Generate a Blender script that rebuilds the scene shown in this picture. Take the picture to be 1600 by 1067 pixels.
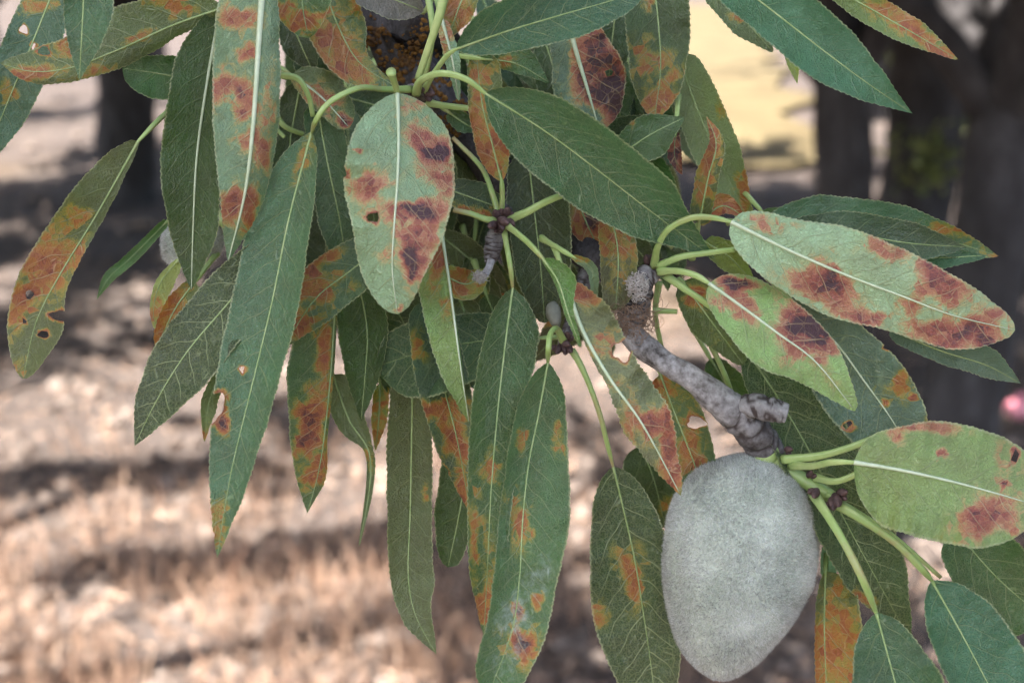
import bpy, math, random
import numpy as np
from mathutils import Vector, Matrix, noise as mnoise

for o in list(bpy.data.objects): bpy.data.objects.remove(o)
S = bpy.context.scene
R = math.radians

# ------------------------------------------------------------------ camera
D0 = 0.25                      # metres to the plane of the nearest leaves
TANH = 0.384                   # half width of the picture at one metre
FPX = 800.0 / TANH
HORIZON = -30.0
TILT = math.atan((533.5 - HORIZON) / FPX)
CAM = Vector((0, 0, 1.55))
cam = bpy.data.cameras.new('camera'); camo = bpy.data.objects.new('camera', cam)
S.collection.objects.link(camo); S.camera = camo
camo.location = CAM; camo.rotation_euler = (R(90) - TILT, 0, 0)
cam.sensor_width = 36; cam.lens = 18 / TANH
cam.clip_start = 0.01; cam.clip_end = 2000
cam.dof.use_dof = True; cam.dof.focus_distance = 0.257
cam.dof.aperture_fstop = 17.0; cam.dof.aperture_blades = 0
# ------------------------------------------------------------------ sky, sun, exposure
SUN_EL, SUN_AZ = R(54), R(-142)       # azimuth clockwise from +Y (ahead of the camera)
w = bpy.data.worlds.new('World'); S.world = w; w.use_nodes = True
nt = w.node_tree; bg = nt.nodes['Background']
sky = nt.nodes.new('ShaderNodeTexSky'); sky.sky_type = 'NISHITA'; sky.sun_disc = False
sky.dust_density = 2.5; sky.sun_elevation = SUN_EL; sky.sun_rotation = SUN_AZ
nt.links.new(sky.outputs[0], bg.inputs[0]); bg.inputs[1].default_value = 0.073
sl = bpy.data.lights.new('sun', 'SUN'); sl.energy = 4.8; sl.angle = R(0.5); sl.color = (1, 0.93, 0.84)
so = bpy.data.objects.new('sun', sl); S.collection.objects.link(so)
SD = Vector((math.sin(SUN_AZ) * math.cos(SUN_EL), math.cos(SUN_AZ) * math.cos(SUN_EL), math.sin(SUN_EL)))
so.rotation_euler = (-SD).to_track_quat('-Z', 'Y').to_euler(); so.location = (2, 3, 8)
S.view_settings.view_transform = 'Standard'; S.view_settings.look = 'None'
S.view_settings.exposure = 2.6; S.view_settings.gamma = 1.0

S.cycles.use_adaptive_sampling = True; S.cycles.adaptive_threshold = 0.03; S.cycles.use_denoising = True
S.cycles.use_light_tree = False; S.cycles.caustics_reflective = False; S.cycles.caustics_refractive = False
S.cycles.max_bounces = 5; S.cycles.diffuse_bounces = 2; S.cycles.glossy_bounces = 2; S.cycles.transmission_bounces = 4

# ------------------------------------------------------------------ helpers
rng = np.random.default_rng(7)
random.seed(5)
CM = np.array(Matrix.Rotation(R(90) - TILT, 3, 'X'))
CAMN = np.array(CAM)
def unp(px, py, d):
    """photo pixel + distance along the view axis (m) -> world points"""
    px = np.asarray(px, float); py = np.asarray(py, float); d = np.asarray(d, float)
    v = np.stack([(px - 800) / FPX * d, -(py - 533.5) / FPX * d, -d * np.ones_like(px)], -1)
    return v @ CM.T + CAMN
def ground_at(px, py):
    v = (CM @ np.array([(px - 800) / FPX, -(py - 533.5) / FPX, -1.0]))
    t = -CAMN[2] / v[2]
    return CAMN + v * t
def mm(z): return D0 + np.asarray(z, float) * 0.001
def link(o): S.collection.objects.link(o); return o
def empty(name, loc=(0, 0, 0)):
    o = bpy.data.objects.new(name, None); o.location = loc; o.empty_display_size = 0.02; return link(o)
def tag(o, label=None, cat=None, group=None, kind=None):
    if label: o['label'] = label
    if cat: o['category'] = cat
    if group: o['group'] = group
    if kind: o['kind'] = kind
    return o
def mesh_obj(name, V, F, mat, parent=None, smooth=True, origin=None):
    V = np.asarray(V, float).reshape(-1, 3)
    if origin is None: origin = V[0]
    origin = np.asarray(origin, float)
    me = bpy.data.meshes.new(name)
    F = np.asarray(F, dtype=np.int32) if not isinstance(F, list) else F
    if isinstance(F, np.ndarray):
        n = F.shape[1]
        me.vertices.add(len(V)); me.vertices.foreach_set('co', (V - origin).ravel())
        me.loops.add(F.size); me.loops.foreach_set('vertex_index', F.ravel())
        me.polygons.add(len(F)); me.polygons.foreach_set('loop_start', np.arange(0, F.size, n, dtype=np.int32))
        me.update(calc_edges=True)
    else:
        me.from_pydata((V - origin).tolist(), [], F)
    if smooth: me.polygons.foreach_set('use_smooth', np.ones(len(me.polygons), bool))
    me.materials.append(mat)
    o = link(bpy.data.objects.new(name, me))
    o.location = origin
    if parent is not None:
        o.parent = parent
        pw = parent_world(parent)
        o.location = origin - pw
    return o
def parent_world(p):
    v = np.zeros(3)
    while p is not None:
        v = v + np.array(p.location); p = p.parent
    return v
def cr(P, n):
    """Catmull-Rom through P (k,dim) sampled at n points uniform in chord length; also the control parameter"""
    P = np.asarray(P, float)
    k = len(P)
    seg = np.linalg.norm(np.diff(P, axis=0), axis=1); cum = np.r_[0, np.cumsum(seg)]
    E = np.vstack([2 * P[0] - P[1], P, 2 * P[-1] - P[-2]])
    s = np.linspace(0, cum[-1], n)
    i = np.clip(np.searchsorted(cum, s, 'right') - 1, 0, k - 2)
    u = (s - cum[i]) / seg[i]
    p0, p1, p2, p3 = E[i], E[i + 1], E[i + 2], E[i + 3]
    u = u[:, None]
    Q = 0.5 * (2 * p1 + (p2 - p0) * u + (2 * p0 - 5 * p1 + 4 * p2 - p3) * u ** 2 + (3 * p1 - p0 - 3 * p2 + p3) * u ** 3)
    return Q, cum / cum[-1]
def pchip(x, y, q):
    x = np.asarray(x, float); y = np.asarray(y, float)
    h = np.diff(x); d = np.diff(y) / h
    m = np.zeros_like(y); m[0] = d[0]; m[-1] = d[-1]
    for j in range(1, len(y) - 1):
        if d[j - 1] * d[j] > 0:
            w1 = 2 * h[j] + h[j - 1]; w2 = h[j] + 2 * h[j - 1]
            m[j] = (w1 + w2) / (w1 / d[j - 1] + w2 / d[j])
    i = np.clip(np.searchsorted(x, q, 'right') - 1, 0, len(x) - 2)
    t = (q - x[i]) / h[i]
    return ((1 + 2 * t) * (1 - t) ** 2 * y[i] + t * (1 - t) ** 2 * h[i] * m[i] + t * t * (3 - 2 * t) * y[i + 1] + t * t * (t - 1) * h[i] * m[i + 1])
def tube_geo(P, rad, sides=8, rough=0.0, freq=300.0, rings=None, groove=0.0):
    """tube round a polyline P (n,3); rad (n,)"""
    P = np.asarray(P, float); n = len(P); rad = np.broadcast_to(np.asarray(rad, float), (n,))
    T = np.gradient(P, axis=0); T /= np.linalg.norm(T, axis=1)[:, None] + 1e-12
    ref = np.array([0.3, -0.9, 0.31])
    U = np.cross(T, ref); U /= np.linalg.norm(U, axis=1)[:, None] + 1e-12
    W = np.cross(T, U)
    a = np.linspace(0, 2 * math.pi, sides, endpoint=False)
    r = rad[:, None] * np.ones(sides)
    if rings is not None: r = r * rings
    if groove:
        c = CAMN - P; ac = np.arctan2((c * W).sum(1), (c * U).sum(1))
        da = (a[None] - ac[:, None] - .35 + np.pi) % (2 * np.pi) - np.pi
        r = r * (1 + .06 - groove * np.exp(-(da / .42) ** 2))
    V = P[:, None] + r[..., None] * (np.cos(a)[None, :, None] * U[:, None] + np.sin(a)[None, :, None] * W[:, None])
    if rough:
        for i in range(n):
            for j in range(sides):
                nn = mnoise.noise(Vector(V[i, j] * freq)) + 0.5 * mnoise.noise(Vector(V[i, j] * freq * 2.3))
                V[i, j] = P[i] + (V[i, j] - P[i]) * (1 + rough * nn)
    V = V.reshape(-1, 3)
    ii, jj = np.meshgrid(np.arange(n - 1), np.arange(sides), indexing='ij')
    F = np.stack([ii * sides + jj, ii * sides + (jj + 1) % sides, (ii + 1) * sides + (jj + 1) % sides, (ii + 1) * sides + jj], -1).reshape(-1, 4)
    # caps as quads fans (degenerate-free: centre vertex triangles written as quads of two steps)
    c0, c1 = len(V), len(V) + 1
    V = np.vstack([V, P[0], P[-1]])
    F = F.tolist()
    last = (n - 1) * sides
    for j in range(sides):
        F.append([c0, (j + 1) % sides, j]); F.append([c1, last + j, last + (j + 1) % sides])
    return V, F
def tube(name, P, rad, mat, parent, **k):
    V, F = tube_geo(P, rad, **k)
    return mesh_obj(name, V, F, mat, parent, origin=np.asarray(P[0]))

# ------------------------------------------------------------------ node helpers / materials
class NT:
    def __init__(s, name):
        s.m = bpy.data.materials.new(name); s.m.use_nodes = True
        s.t = s.m.node_tree; s.t.nodes.clear()
        s.out = s.t.nodes.new('ShaderNodeOutputMaterial')
    def n(s, typ, **k):
        nd = s.t.nodes.new('ShaderNode' + typ)
        for a, b in k.items(): setattr(nd, a, b)
        return nd
    def l(s, a, b): s.t.links.new(a, b)
    def setv(s, sock, v):
        if isinstance(v, bpy.types.NodeSocket): s.l(v, sock)
        else: sock.default_value = v
    def math(s, op, a, b=0.0, c=None, clamp=False):
        nd = s.n('Math', operation=op, use_clamp=clamp)
        s.setv(nd.inputs[0], a); s.setv(nd.inputs[1], b)
        if c is not None: s.setv(nd.inputs[2], c)
        return nd.outputs[0]
    def mix(s, f, a, b, blend='MIX'):
        nd = s.n('Mix', data_type='RGBA', blend_type=blend)
        s.setv(nd.inputs[0], f)
        s.setv(nd.inputs[6], a if isinstance(a, bpy.types.NodeSocket) else (*a, 1)); s.setv(nd.inputs[7], b if isinstance(b, bpy.types.NodeSocket) else (*b, 1))
        return nd.outputs[2]
    def smooth(s, v, lo, hi):
        nd = s.n('MapRange', interpolation_type='SMOOTHSTEP')
        s.setv(nd.inputs[0], v); nd.inputs[1].default_value = lo; nd.inputs[2].default_value = hi
        return nd.outputs[0]
    def attr(s, name, typ='GEOMETRY'):
        return s.n('Attribute', attribute_name=name, attribute_type=typ)
    def noise(s, vec, scale, detail=3, rough=0.55):
        nd = s.n('TexNoise'); nd.inputs['Scale'].default_value = scale
        nd.inputs['Detail'].default_value = detail; nd.inputs['Roughness'].default_value = rough
        if vec is not None: s.l(vec, nd.inputs['Vector'])
        return nd.outputs['Fac']
    def ramp(s, f, stops):
        nd = s.n('ValToRGB'); e = nd.color_ramp.elements
        while len(e) < len(stops): e.new(0.5)
        for x, (p, c) in zip(e, stops): x.position = p; x.color = (*c, 1)
        s.l(f, nd.inputs[0]); return nd.outputs[0]
    def bump(s, h, strength, dist):
        nd = s.n('Bump'); nd.inputs['Strength'].default_value = strength; nd.inputs['Distance'].default_value = dist
        s.l(h, nd.inputs['Height']); return nd.outputs[0]
    def bsdf(s, col, rough=0.6, spec=0.4, normal=None, **k):
        nd = s.n('BsdfPrincipled')
        s.setv(nd.inputs['Base Color'], col if isinstance(col, bpy.types.NodeSocket) else (*col, 1))
        s.setv(nd.inputs['Roughness'], rough); s.setv(nd.inputs['Specular IOR Level'], spec)
        if normal is not None: s.l(normal, nd.inputs['Normal'])
        for a, b in k.items(): s.setv(nd.inputs[a.replace('_', ' ')], b)
        return nd.outputs[0]
    def done(s, sh): s.l(sh, s.out.inputs[0]); return s.m

def leaf_material():
    s = NT('almond_leaf')
    uv = s.attr('veinuv').outputs['Vector']       # millimetres along and across the blade
    base = s.attr('tint').outputs['Color']
    les = s.attr('lesion').outputs['Fac']
    wht = s.attr('residue').outputs['Fac']
    vst = s.attr('veining').outputs['Fac']
    pale = s.attr('pale').outputs['Fac']
    sd = s.attr('side').outputs['Fac']
    sep = s.n('SeparateXYZ'); s.l(uv, sep.inputs[0]); x, y = sep.outputs[0], sep.outputs[1]
    ay = s.math('ABSOLUTE', y)
    # gentle warp
    wn = s.n('TexNoise'); wn.inputs['Scale'].default_value = 0.16; wn.inputs['Detail'].default_value = 1; s.l(uv, wn.inputs['Vector'])
    wf = s.math('SUBTRACT', wn.outputs['Fac'], 0.5)
    # side veins, curving towards the tip
    q = s.math('SUBTRACT', x, s.math('MULTIPLY', ay, 0.75))
    q = s.math('SUBTRACT', q, s.math('MULTIPLY', s.math('MULTIPLY', ay, ay), 0.05))
    q = s.math('ADD', q, s.math('MULTIPLY', s.math('SIGN', y), 1.15))
    q = s.math('ADD', q, s.math('MULTIPLY', wf, 3.2))
    fr = s.math('ABSOLUTE', s.math('SUBTRACT', s.math('FRACT', s.math('DIVIDE', q, 4.6)), 0.5))
    v2 = s.math('SUBTRACT', 1.0, s.smooth(fr, 0.014, 0.052))
    v2 = s.math('MULTIPLY', v2, s.smooth(s.math('ABSOLUTE', sd), 1.0, 0.55))
    # net of small veins
    def net(scale, lo, hi, rnd=1.0):
        vn = s.n('TexVoronoi', feature='DISTANCE_TO_EDGE'); vn.inputs['Scale'].default_value = scale
        vn.inputs['Randomness'].default_value = rnd
        vv = s.n('VectorMath', operation='ADD'); s.l(uv, vv.inputs[0])
        cmb = s.n('CombineXYZ'); s.l(s.math('MULTIPLY', wf, 1.5), cmb.inputs[0]); s.l(s.math('MULTIPLY', ay, 0.0), cmb.inputs[1])
        s.l(cmb.outputs[0], vv.inputs[1]); s.l(vv.outputs[0], vn.inputs['Vector'])
        return s.math('SUBTRACT', 1.0, s.smooth(vn.outputs['Distance'], lo, hi))
    v3 = net(0.60, 0.005, 0.06, 0.95)
    cv = s.n('TexVoronoi', feature='F1'); cv.inputs['Scale'].default_value = 0.60; cv.inputs['Randomness'].default_value = 0.95
    cva = s.n('VectorMath', operation='ADD'); s.l(uv, cva.inputs[0]); cvc = s.n('CombineXYZ'); s.l(s.math('MULTIPLY', wf, 1.5), cvc.inputs[0]); s.l(cvc.outputs[0], cva.inputs[1]); s.l(cva.outputs[0], cv.inputs['Vector'])
    cvs = s.n('SeparateColor'); s.l(cv.outputs['Color'], cvs.inputs[0]); cell = s.math('SUBTRACT', cvs.outputs[0], 0.5)
    v4 = net(1.9, 0.01, 0.16)
    pm = s.smooth(s.noise(uv, 0.3, 2), 0.3, 0.62)
    v3 = s.math('MULTIPLY', v3, pm)
    vein = s.math('MAXIMUM', v2, s.math('MULTIPLY', v3, 0.7))
    vein_all = s.math('MAXIMUM', vein, s.math('MULTIPLY', v4, 0.36))
    # colour of the healthy blade
    n1 = s.noise(uv, 0.16, 3); n2 = s.noise(uv, 2.4, 3, 0.7)
    var = s.math('ADD', s.math('MULTIPLY', s.math('SUBTRACT', n1, 0.5), 0.9), s.math('MULTIPLY', s.math('SUBTRACT', n2, 0.5), 0.7))
    b1 = s.n('HueSaturation'); s.l(base, b1.inputs['Color'])
    s.l(s.math('ADD', 1.0, var), b1.inputs['Value'])
    s.l(s.math('ADD', 0.5, s.math('MULTIPLY', s.math('SUBTRACT', n1, 0.5), 0.06)), b1.inputs['Hue'])
    col = b1.outputs[0]
    vcol = s.mix(0.72, col, (0.36, 0.42, 0.22))
    col = s.mix(s.math('MULTIPLY', vein_all, s.math('MULTIPLY', vst, 1.0)), col, vcol)
    # rust lesions: yellow rim, orange, red brown, near black core
    n3 = s.noise(uv, 0.42, 3, 0.6)
    on = s.smooth(les, 0.03, 0.22)
    l2 = s.math('ADD', les, s.math('MULTIPLY', s.math('MULTIPLY', s.math('SUBTRACT', n3, 0.5), 0.5), on))
    l2 = s.math('ADD', l2, s.math('MULTIPLY', s.math('MULTIPLY', s.math('SUBTRACT', n2, 0.5), 0.42), on))
    l2 = s.math('SUBTRACT', l2, s.math('MULTIPLY', s.math('MULTIPLY', vein, 0.12), on))
    l2 = s.math('ADD', l2, s.math('MULTIPLY', s.math('MULTIPLY', cell, 0.32), on))
    lup = s.ramp(l2, [(0.12, (0.18, 0.25, 0.05)), (0.32, (0.37, 0.31, 0.07)), (0.50, (0.42, 0.18, 0.045)), (0.76, (0.32, 0.095, 0.042)), (1.0, (0.06, 0.022, 0.024))])
    lun = s.ramp(l2, [(0.12, (0.32, 0.40, 0.16)), (0.32, (0.50, 0.42, 0.19)), (0.50, (0.50, 0.25, 0.14)), (0.76, (0.34, 0.10, 0.07)), (1.0, (0.07, 0.026, 0.034))])
    lc = s.mix(pale, lup, lun)
    lc = s.mix(s.math('MULTIPLY', vein, 0.6), lc, (0.50, 0.36, 0.22))
    col = s.mix(s.smooth(l2, 0.06, 0.44), col, lc)
    # whitish residue
    n5 = s.noise(uv, 0.7, 4, 0.7)
    col = s.mix(s.smooth(s.math('ADD', wht, s.math('MULTIPLY', s.math('SUBTRACT', n5, 0.5), 0.9)), 0.44, 1.0), col, (0.36, 0.44, 0.40))
    # fine dust specks and a pale margin
    n6 = s.noise(uv, 5.5, 1, 0.5)
    col = s.mix(s.math('MULTIPLY', s.smooth(n6, 0.72, 0.80), 0.25), col, (0.5, 0.5, 0.42))
    edge = s.smooth(s.math('ABSOLUTE', sd), 0.945, 0.975)
    col = s.mix(s.math('MULTIPLY', edge, s.math('MULTIPLY', s.smooth(n2, .3, .6), 0.75)), col, (0.48, 0.50, 0.29))
    h = s.math('ADD', s.math('MULTIPLY', vein_all, -0.6), s.math('ADD', s.math('MULTIPLY', n2, 0.5), s.math('MULTIPLY', s.noise(uv, 0.5, 2), 1.2)))
    nrm = s.bump(h, 0.9, 0.0007)
    rough = s.math('ADD', 0.24, s.math('MULTIPLY', on, 0.22))
    rough = s.math('ADD', rough, s.math('MULTIPLY', n5, 0.12))
    pb = s.bsdf(col, rough, 1.0, nrm)
    tr = s.n('BsdfTranslucent')
    tc = s.n('HueSaturation'); s.l(col, tc.inputs['Color']); tc.inputs['Saturation'].default_value = 1.35; tc.inputs['Value'].default_value = 1.5
    s.l(tc.outputs[0], tr.inputs['Color']); s.l(nrm, tr.inputs['Normal'])
    mx = s.n('MixShader'); mx.inputs[0].default_value = 0.30
    s.l(pb, mx.inputs[1]); s.l(tr.outputs[0], mx.inputs[2])
    return s.done(mx.outputs[0])

def simple(name, c1, c2, scale, rough=0.6, spec=0.4, bump=0.3, dist=0.0005, detail=4, c3=None, coord='Object', **k):
    s = NT(name); tc = s.n('TexCoord').outputs[coord]
    n = s.noise(tc, scale, detail, 0.65)
    col = s.ramp(n, [(0.32, c1), (0.68, c2)] if c3 is None else [(0.3, c1), (0.5, c2), (0.72, c3)])
    return s.done(s.bsdf(col, rough, spec, s.bump(n, bump, dist), **k))

M_leaf = leaf_material()
M_rib_pale = simple('leaf_rib_pale', (0.38, 0.46, 0.28), (0.50, 0.56, 0.40), 400, 0.45, 0.45, 0.15)
M_rib = simple('leaf_rib_green', (0.21, 0.30, 0.10), (0.34, 0.41, 0.19), 400, 0.45, 0.45, 0.15)
M_pet = simple('petiole_green', (0.30, 0.19, 0.10), (0.25, 0.36, 0.11), 75, 0.35, 0.5, 0.25, c3=(0.40, 0.48, 0.20))
M_bud = simple('bud_scale', (0.035, 0.02, 0.022), (0.12, 0.07, 0.065), 700, 0.6, 0.4, 0.6)
M_wool = simple('wool', (0.34, 0.29, 0.25), (0.62, 0.58, 0.53), 900, 0.9, 0.1, 0.8)
M_fibre = simple('fibre', (0.16, 0.10, 0.07), (0.34, 0.24, 0.17), 500, 0.8, 0.2, 0.3)
M_lichen = simple('lichen', (0.04, 0.032, 0.028), (0.15, 0.075, 0.022), 260, 0.95, 0.05, 0.9, c3=(0.24, 0.13, 0.04))

def twig_material():
    s = NT('twig_bark'); tc = s.n('TexCoord').outputs['Object']
    n = s.noise(tc, 130, 5, 0.7); n2 = s.noise(tc, 900, 3, 0.6)
    f = s.math('ADD', s.math('MULTIPLY', n, 0.75), s.math('MULTIPLY', n2, 0.3))
    c = s.ramp(f, [(0.36, (0.03, 0.025, 0.024)), (0.44, (0.14, 0.13, 0.125)), (0.53, (0.28, 0.272, 0.275)), (0.66, (0.52, 0.51, 0.51))])
    rg = s.attr('crease').outputs['Fac']
    c = s.mix(rg, c, (0.05, 0.038, 0.036))
    return s.done(s.bsdf(c, 0.75, 0.3, s.bump(f, 0.7, 0.0006)))
M_twig = twig_material()
def bark_material(name, scale, c1, c2, c3, dist):
    s = NT(name); tc = s.n('TexCoord').outputs['Object']
    mp = s.n('Mapping'); mp.inputs['Scale'].default_value = (1, 1, 0.35); s.l(tc, mp.inputs[0])
    n = s.noise(mp.outputs[0], scale, 6, 0.72); n2 = s.noise(tc, scale * 7, 4, 0.6)
    f = s.math('ADD', s.math('MULTIPLY', n, 0.8), s.math('MULTIPLY', n2, 0.25))
    c = s.ramp(f, [(0.34, c1), (0.52, c2), (0.72, c3)])
    return s.done(s.bsdf(c, 0.85, 0.25, s.bump(f, 1.0, dist)))
M_limb = bark_material('limb_bark', 160, (0.012, 0.011, 0.012), (0.05, 0.045, 0.045), (0.13, 0.125, 0.13), 0.002)
M_trunk = bark_material('trunk_bark', 14, (0.016, 0.014, 0.014), (0.045, 0.042, 0.044), (0.10, 0.095, 0.10), 0.02)

def crown_material(name, c1, c2, tl=0.35):
    s = NT(name); oi = s.attr('shade').outputs['Fac']
    c = s.ramp(oi, [(0.0, c1), (1.0, c2)])
    pb = s.bsdf(c, 0.5, 0.4); tr = s.n('BsdfTranslucent'); s.l(c, tr.inputs[0])
    mx = s.n('MixShader'); mx.inputs[0].default_value = tl; s.l(pb, mx.inputs[1]); s.l(tr.outputs[0], mx.inputs[2])
    return s.done(mx.outputs[0])
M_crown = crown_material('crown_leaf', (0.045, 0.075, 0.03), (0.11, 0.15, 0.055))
M_shrub = crown_material('shrub_leaf', (0.11, 0.15, 0.04), (0.26, 0.27, 0.09))
M_straw = crown_material('straw', (0.17, 0.09, 0.058), (0.46, 0.32, 0.235), 0.15)

def ground_material():
    s = NT('soil'); tc = s.n('TexCoord').outputs['Object']
    n = s.noise(tc, 1.1, 6, 0.62); n2 = s.noise(tc, 16, 5, 0.7); n3 = s.noise(tc, 0.22, 3)
    f = s.math('ADD', s.math('MULTIPLY', n, 0.6), s.math('MULTIPLY', n2, 0.4))
    c = s.ramp(f, [(0.3, (0.045, 0.036, 0.033)), (0.5, (0.088, 0.072, 0.066)), (0.7, (0.145, 0.122, 0.114))])
    c = s.mix(s.smooth(n3, 0.5, 0.75), c, (0.112, 0.082, 0.054))
    return s.done(s.bsdf(c, 0.95, 0.1, s.bump(f, 0.9, 0.05)))
M_soil = ground_material()
M_drystrip = simple('dry_grass_mat', (0.085, 0.066, 0.038), (0.155, 0.125, 0.07), 1.1, 0.95, 0.1, 0.8, 0.05, 6)
M_clod = simple('clod', (0.045, 0.034, 0.03), (0.25, 0.205, 0.18), 12, 0.95, 0.1, 0.4, 0.005)
M_pink = simple('pink_plastic', (0.62, 0.20, 0.26), (0.75, 0.30, 0.36), 8, 0.45, 0.5, 0.4, 0.01)

# ------------------------------------------------------------------ setting: ground
def build_ground():
    xs = np.concatenate([[-400, -120, -40], np.linspace(-14, 14, 90), [40, 120, 400]])
    ys = np.concatenate([[-400, -60, -12], np.linspace(-4, 24, 110), [50, 130, 900]])
    X, Y = np.meshgrid(xs, ys, indexing='ij')
    Z = np.zeros_like(X)
    for i in range(X.shape[0]):
        for j in range(X.shape[1]):
            if abs(X[i, j]) < 14 and -4 <= Y[i, j] <= 24:
                Z[i, j] = 0.05 * mnoise.noise((X[i, j] * 0.8, Y[i, j] * 0.8, 3)) + 0.025 * mnoise.noise((X[i, j] * 2.7, Y[i, j] * 2.7, 9))
    ny = len(ys)
    ii, jj = np.meshgrid(np.arange(len(xs) - 1), np.arange(ny - 1), indexing='ij')
    F = np.stack([ii * ny + jj, (ii + 1) * ny + jj, (ii + 1) * ny + jj + 1, ii * ny + jj + 1], -1).reshape(-1, 4)
    o = mesh_obj('ground', np.stack([X, Y, Z], -1), F, M_soil, origin=(0, 0, 0))
    tag(o, kind='structure')
    # sunny alley of bleached grass beyond the tree row
    xs = np.linspace(0, 1, 14); ys = np.linspace(11.5, 90, 40)
    X, Y = np.meshgrid(xs, ys, indexing='ij')
    X = 0.9 + X * 1.9 + (Y - 12) * (.04 + .12 * X) + .25 * np.sin(Y * 1.9) + .12 * np.sin(Y * 5.1)
    Y = Y + .5 * np.sin(X * 2.3) * (Y < 12); Z = 0.085 + 0.02 * np.sin(X * 2.1) * np.cos(Y * 1.7)
    ny = len(ys); ii, jj = np.meshgrid(np.arange(len(xs) - 1), np.arange(ny - 1), indexing='ij')
    F = np.stack([ii * ny + jj, (ii + 1) * ny + jj, (ii + 1) * ny + jj + 1, ii * ny + jj + 1], -1).reshape(-1, 4)
    tag(mesh_obj('dry_grass_alley', np.stack([X, Y, Z], -1), F, M_drystrip, origin=(0, 0, 0)), kind='structure')
build_ground()

def leaf_cloud(pos, L, W, axis=None, shade=None):
    """folded four-corner leaves at pos (n,3) -> V (4n), F (2n triangles)"""
    n = len(pos)
    d = rng.normal(size=(n, 3)) if axis is None else axis + 0.35 * rng.normal(size=(n, 3))
    d /= np.linalg.norm(d, axis=1)[:, None]
    e = np.cross(d, rng.normal(size=(n, 3))); e /= np.linalg.norm(e, axis=1)[:, None]
    nn = np.cross(d, e)
    l = L * rng.uniform(0.6, 1.2, (n, 1)); wd = W * rng.uniform(0.6, 1.2, (n, 1))
    a = pos - d * l * 0.5; b = pos + d * l * 0.5
    V = np.stack([a, pos + e * wd * 0.5 + nn * wd * 0.18, b, pos - e * wd * 0.5 + nn * wd * 0.18], 1).reshape(-1, 3)
    k = np.arange(n)[:, None] * 4
    F = np.concatenate([k + np.array([0, 1, 2]), k + np.array([0, 2, 3])], 1).reshape(-1, 3)
    return V, F
def set_shade(o, n, per):
    a = o.data.attributes.new('shade', 'FLOAT', 'POINT')
    a.data.foreach_set('value', np.repeat(rng.random(n), per).astype(np.float32))

# ------------------------------------------------------------------ orchard trees behind
def tree_parts(seed, height=4.6, r0=0.15, spread=2.3, lean=(0, 0), low=1.15, n_clump=270, trunk_h=1.25):
    r = np.random.default_rng(seed)
    base = np.zeros(3); fork = np.array([lean[0], lean[1], trunk_h])
    P, _ = cr([base - [0, 0, 0.12], base + [0, 0, 0.02], fork * 0.5 + [0.03, 0, 0], fork, fork + [lean[0] * 0.3, lean[1] * 0.3, 0.35]], 26)
    rad = np.interp(np.linspace(0, 1, 26), [0, 0.1, 0.3, 0.8, 1], [1.6, 1.3, 1.0, 0.92, 0.7]) * r0
    trunk = tube_geo(P, rad, sides=18, rough=0.13, freq=5)
    limbs = []; tips = []
    for k in range(6):
        a = k * 2 * math.pi / 6 + r.uniform(-0.3, 0.3); el = r.uniform(0.75, 1.1)
        L = r.uniform(1.5, 2.5)
        e = fork + [math.cos(a) * spread * 0.75, math.sin(a) * spread * 0.75, L]
        m = (fork + e) / 2 + [0.1 * r.normal(), 0.1 * r.normal(), -0.18]
        Q, _ = cr([fork - [0, 0, 0.1], fork + (m - fork) * 0.3, m, e], 16)
        limbs.append((Q, np.linspace(r0 * 0.55, 0.018, 16)))
        tips += [Q[8 + i] for i in range(8)]
        for j in range(3):
            s = Q[6 + 3 * j]; a2 = a + r.uniform(-1.2, 1.2)
            e2 = s + [math.cos(a2) * r.uniform(.5, .9), math.sin(a2) * r.uniform(.5, .9), r.uniform(-0.35, 0.5)]
            Q2, _ = cr([s, (s + e2) / 2 + [0, 0, 0.1], e2], 9)
            limbs.append((Q2, np.linspace(0.03, 0.008, 9))); tips += [Q2[i] for i in range(3, 9)]
    tips = np.array(tips)
    cl = tips[r.integers(0, len(tips), n_clump)] + r.normal(size=(n_clump, 3)) * [0.28, 0.28, 0.22]
    cl = cl[cl[:, 2] > low]
    pos = np.repeat(cl, 95, 0) + r.normal(size=(len(cl) * 95, 3)) * [0.15, 0.15, 0.11]
    return trunk, limbs, pos
def vnoise(x, y, seed):
    def h(i, j): return np.modf(np.abs(np.sin(i * 127.1 + j * 311.7 + seed * 17.3) * 43758.5453))[0]
    i, j = np.floor(x), np.floor(y); u, v = x - i, y - j; u = u * u * (3 - 2 * u); v = v * v * (3 - 2 * v)
    return (h(i, j) * (1 - u) + h(i + 1, j) * u) * (1 - v) + (h(i, j + 1) * (1 - u) + h(i + 1, j + 1) * u) * v
# made-up openings in the canopy, shaped for the ground dapples: (x, y, rx, ry) where sun reaches the orchard floor, and where it does not
def gpatch(a, b, c, d):
    p, q = ground_at(a, d), ground_at(c, b); r_ = ground_at((a + c) / 2, (b + d) / 2)
    return ((p[0] + ground_at(c, d)[0]) / 2, r_[1], abs(ground_at(c, (b + d) / 2)[0] - ground_at(a, (b + d) / 2)[0]) / 2, abs(q[1] - p[1]) / 2)
SUNNY = [gpatch(-60, 160, 150, 235), gpatch(-40, 530, 340, 650), gpatch(-60, 660, 450, 725), gpatch(-60, 760, 480, 860), gpatch(-100, 915, 760, 1110), gpatch(560, 560, 760, 660), gpatch(820, 690, 940, 760), gpatch(880, 560, 1040, 650),
         gpatch(470, 720, 620, 830), gpatch(1040, 640, 1110, 700), gpatch(900, 880, 960, 960), gpatch(640, 300, 800, 420), gpatch(1530, 410, 1640, 560), gpatch(380, 210, 500, 290), gpatch(1020, 440, 1110, 520), gpatch(1000, 0, 1260, 200)]
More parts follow.
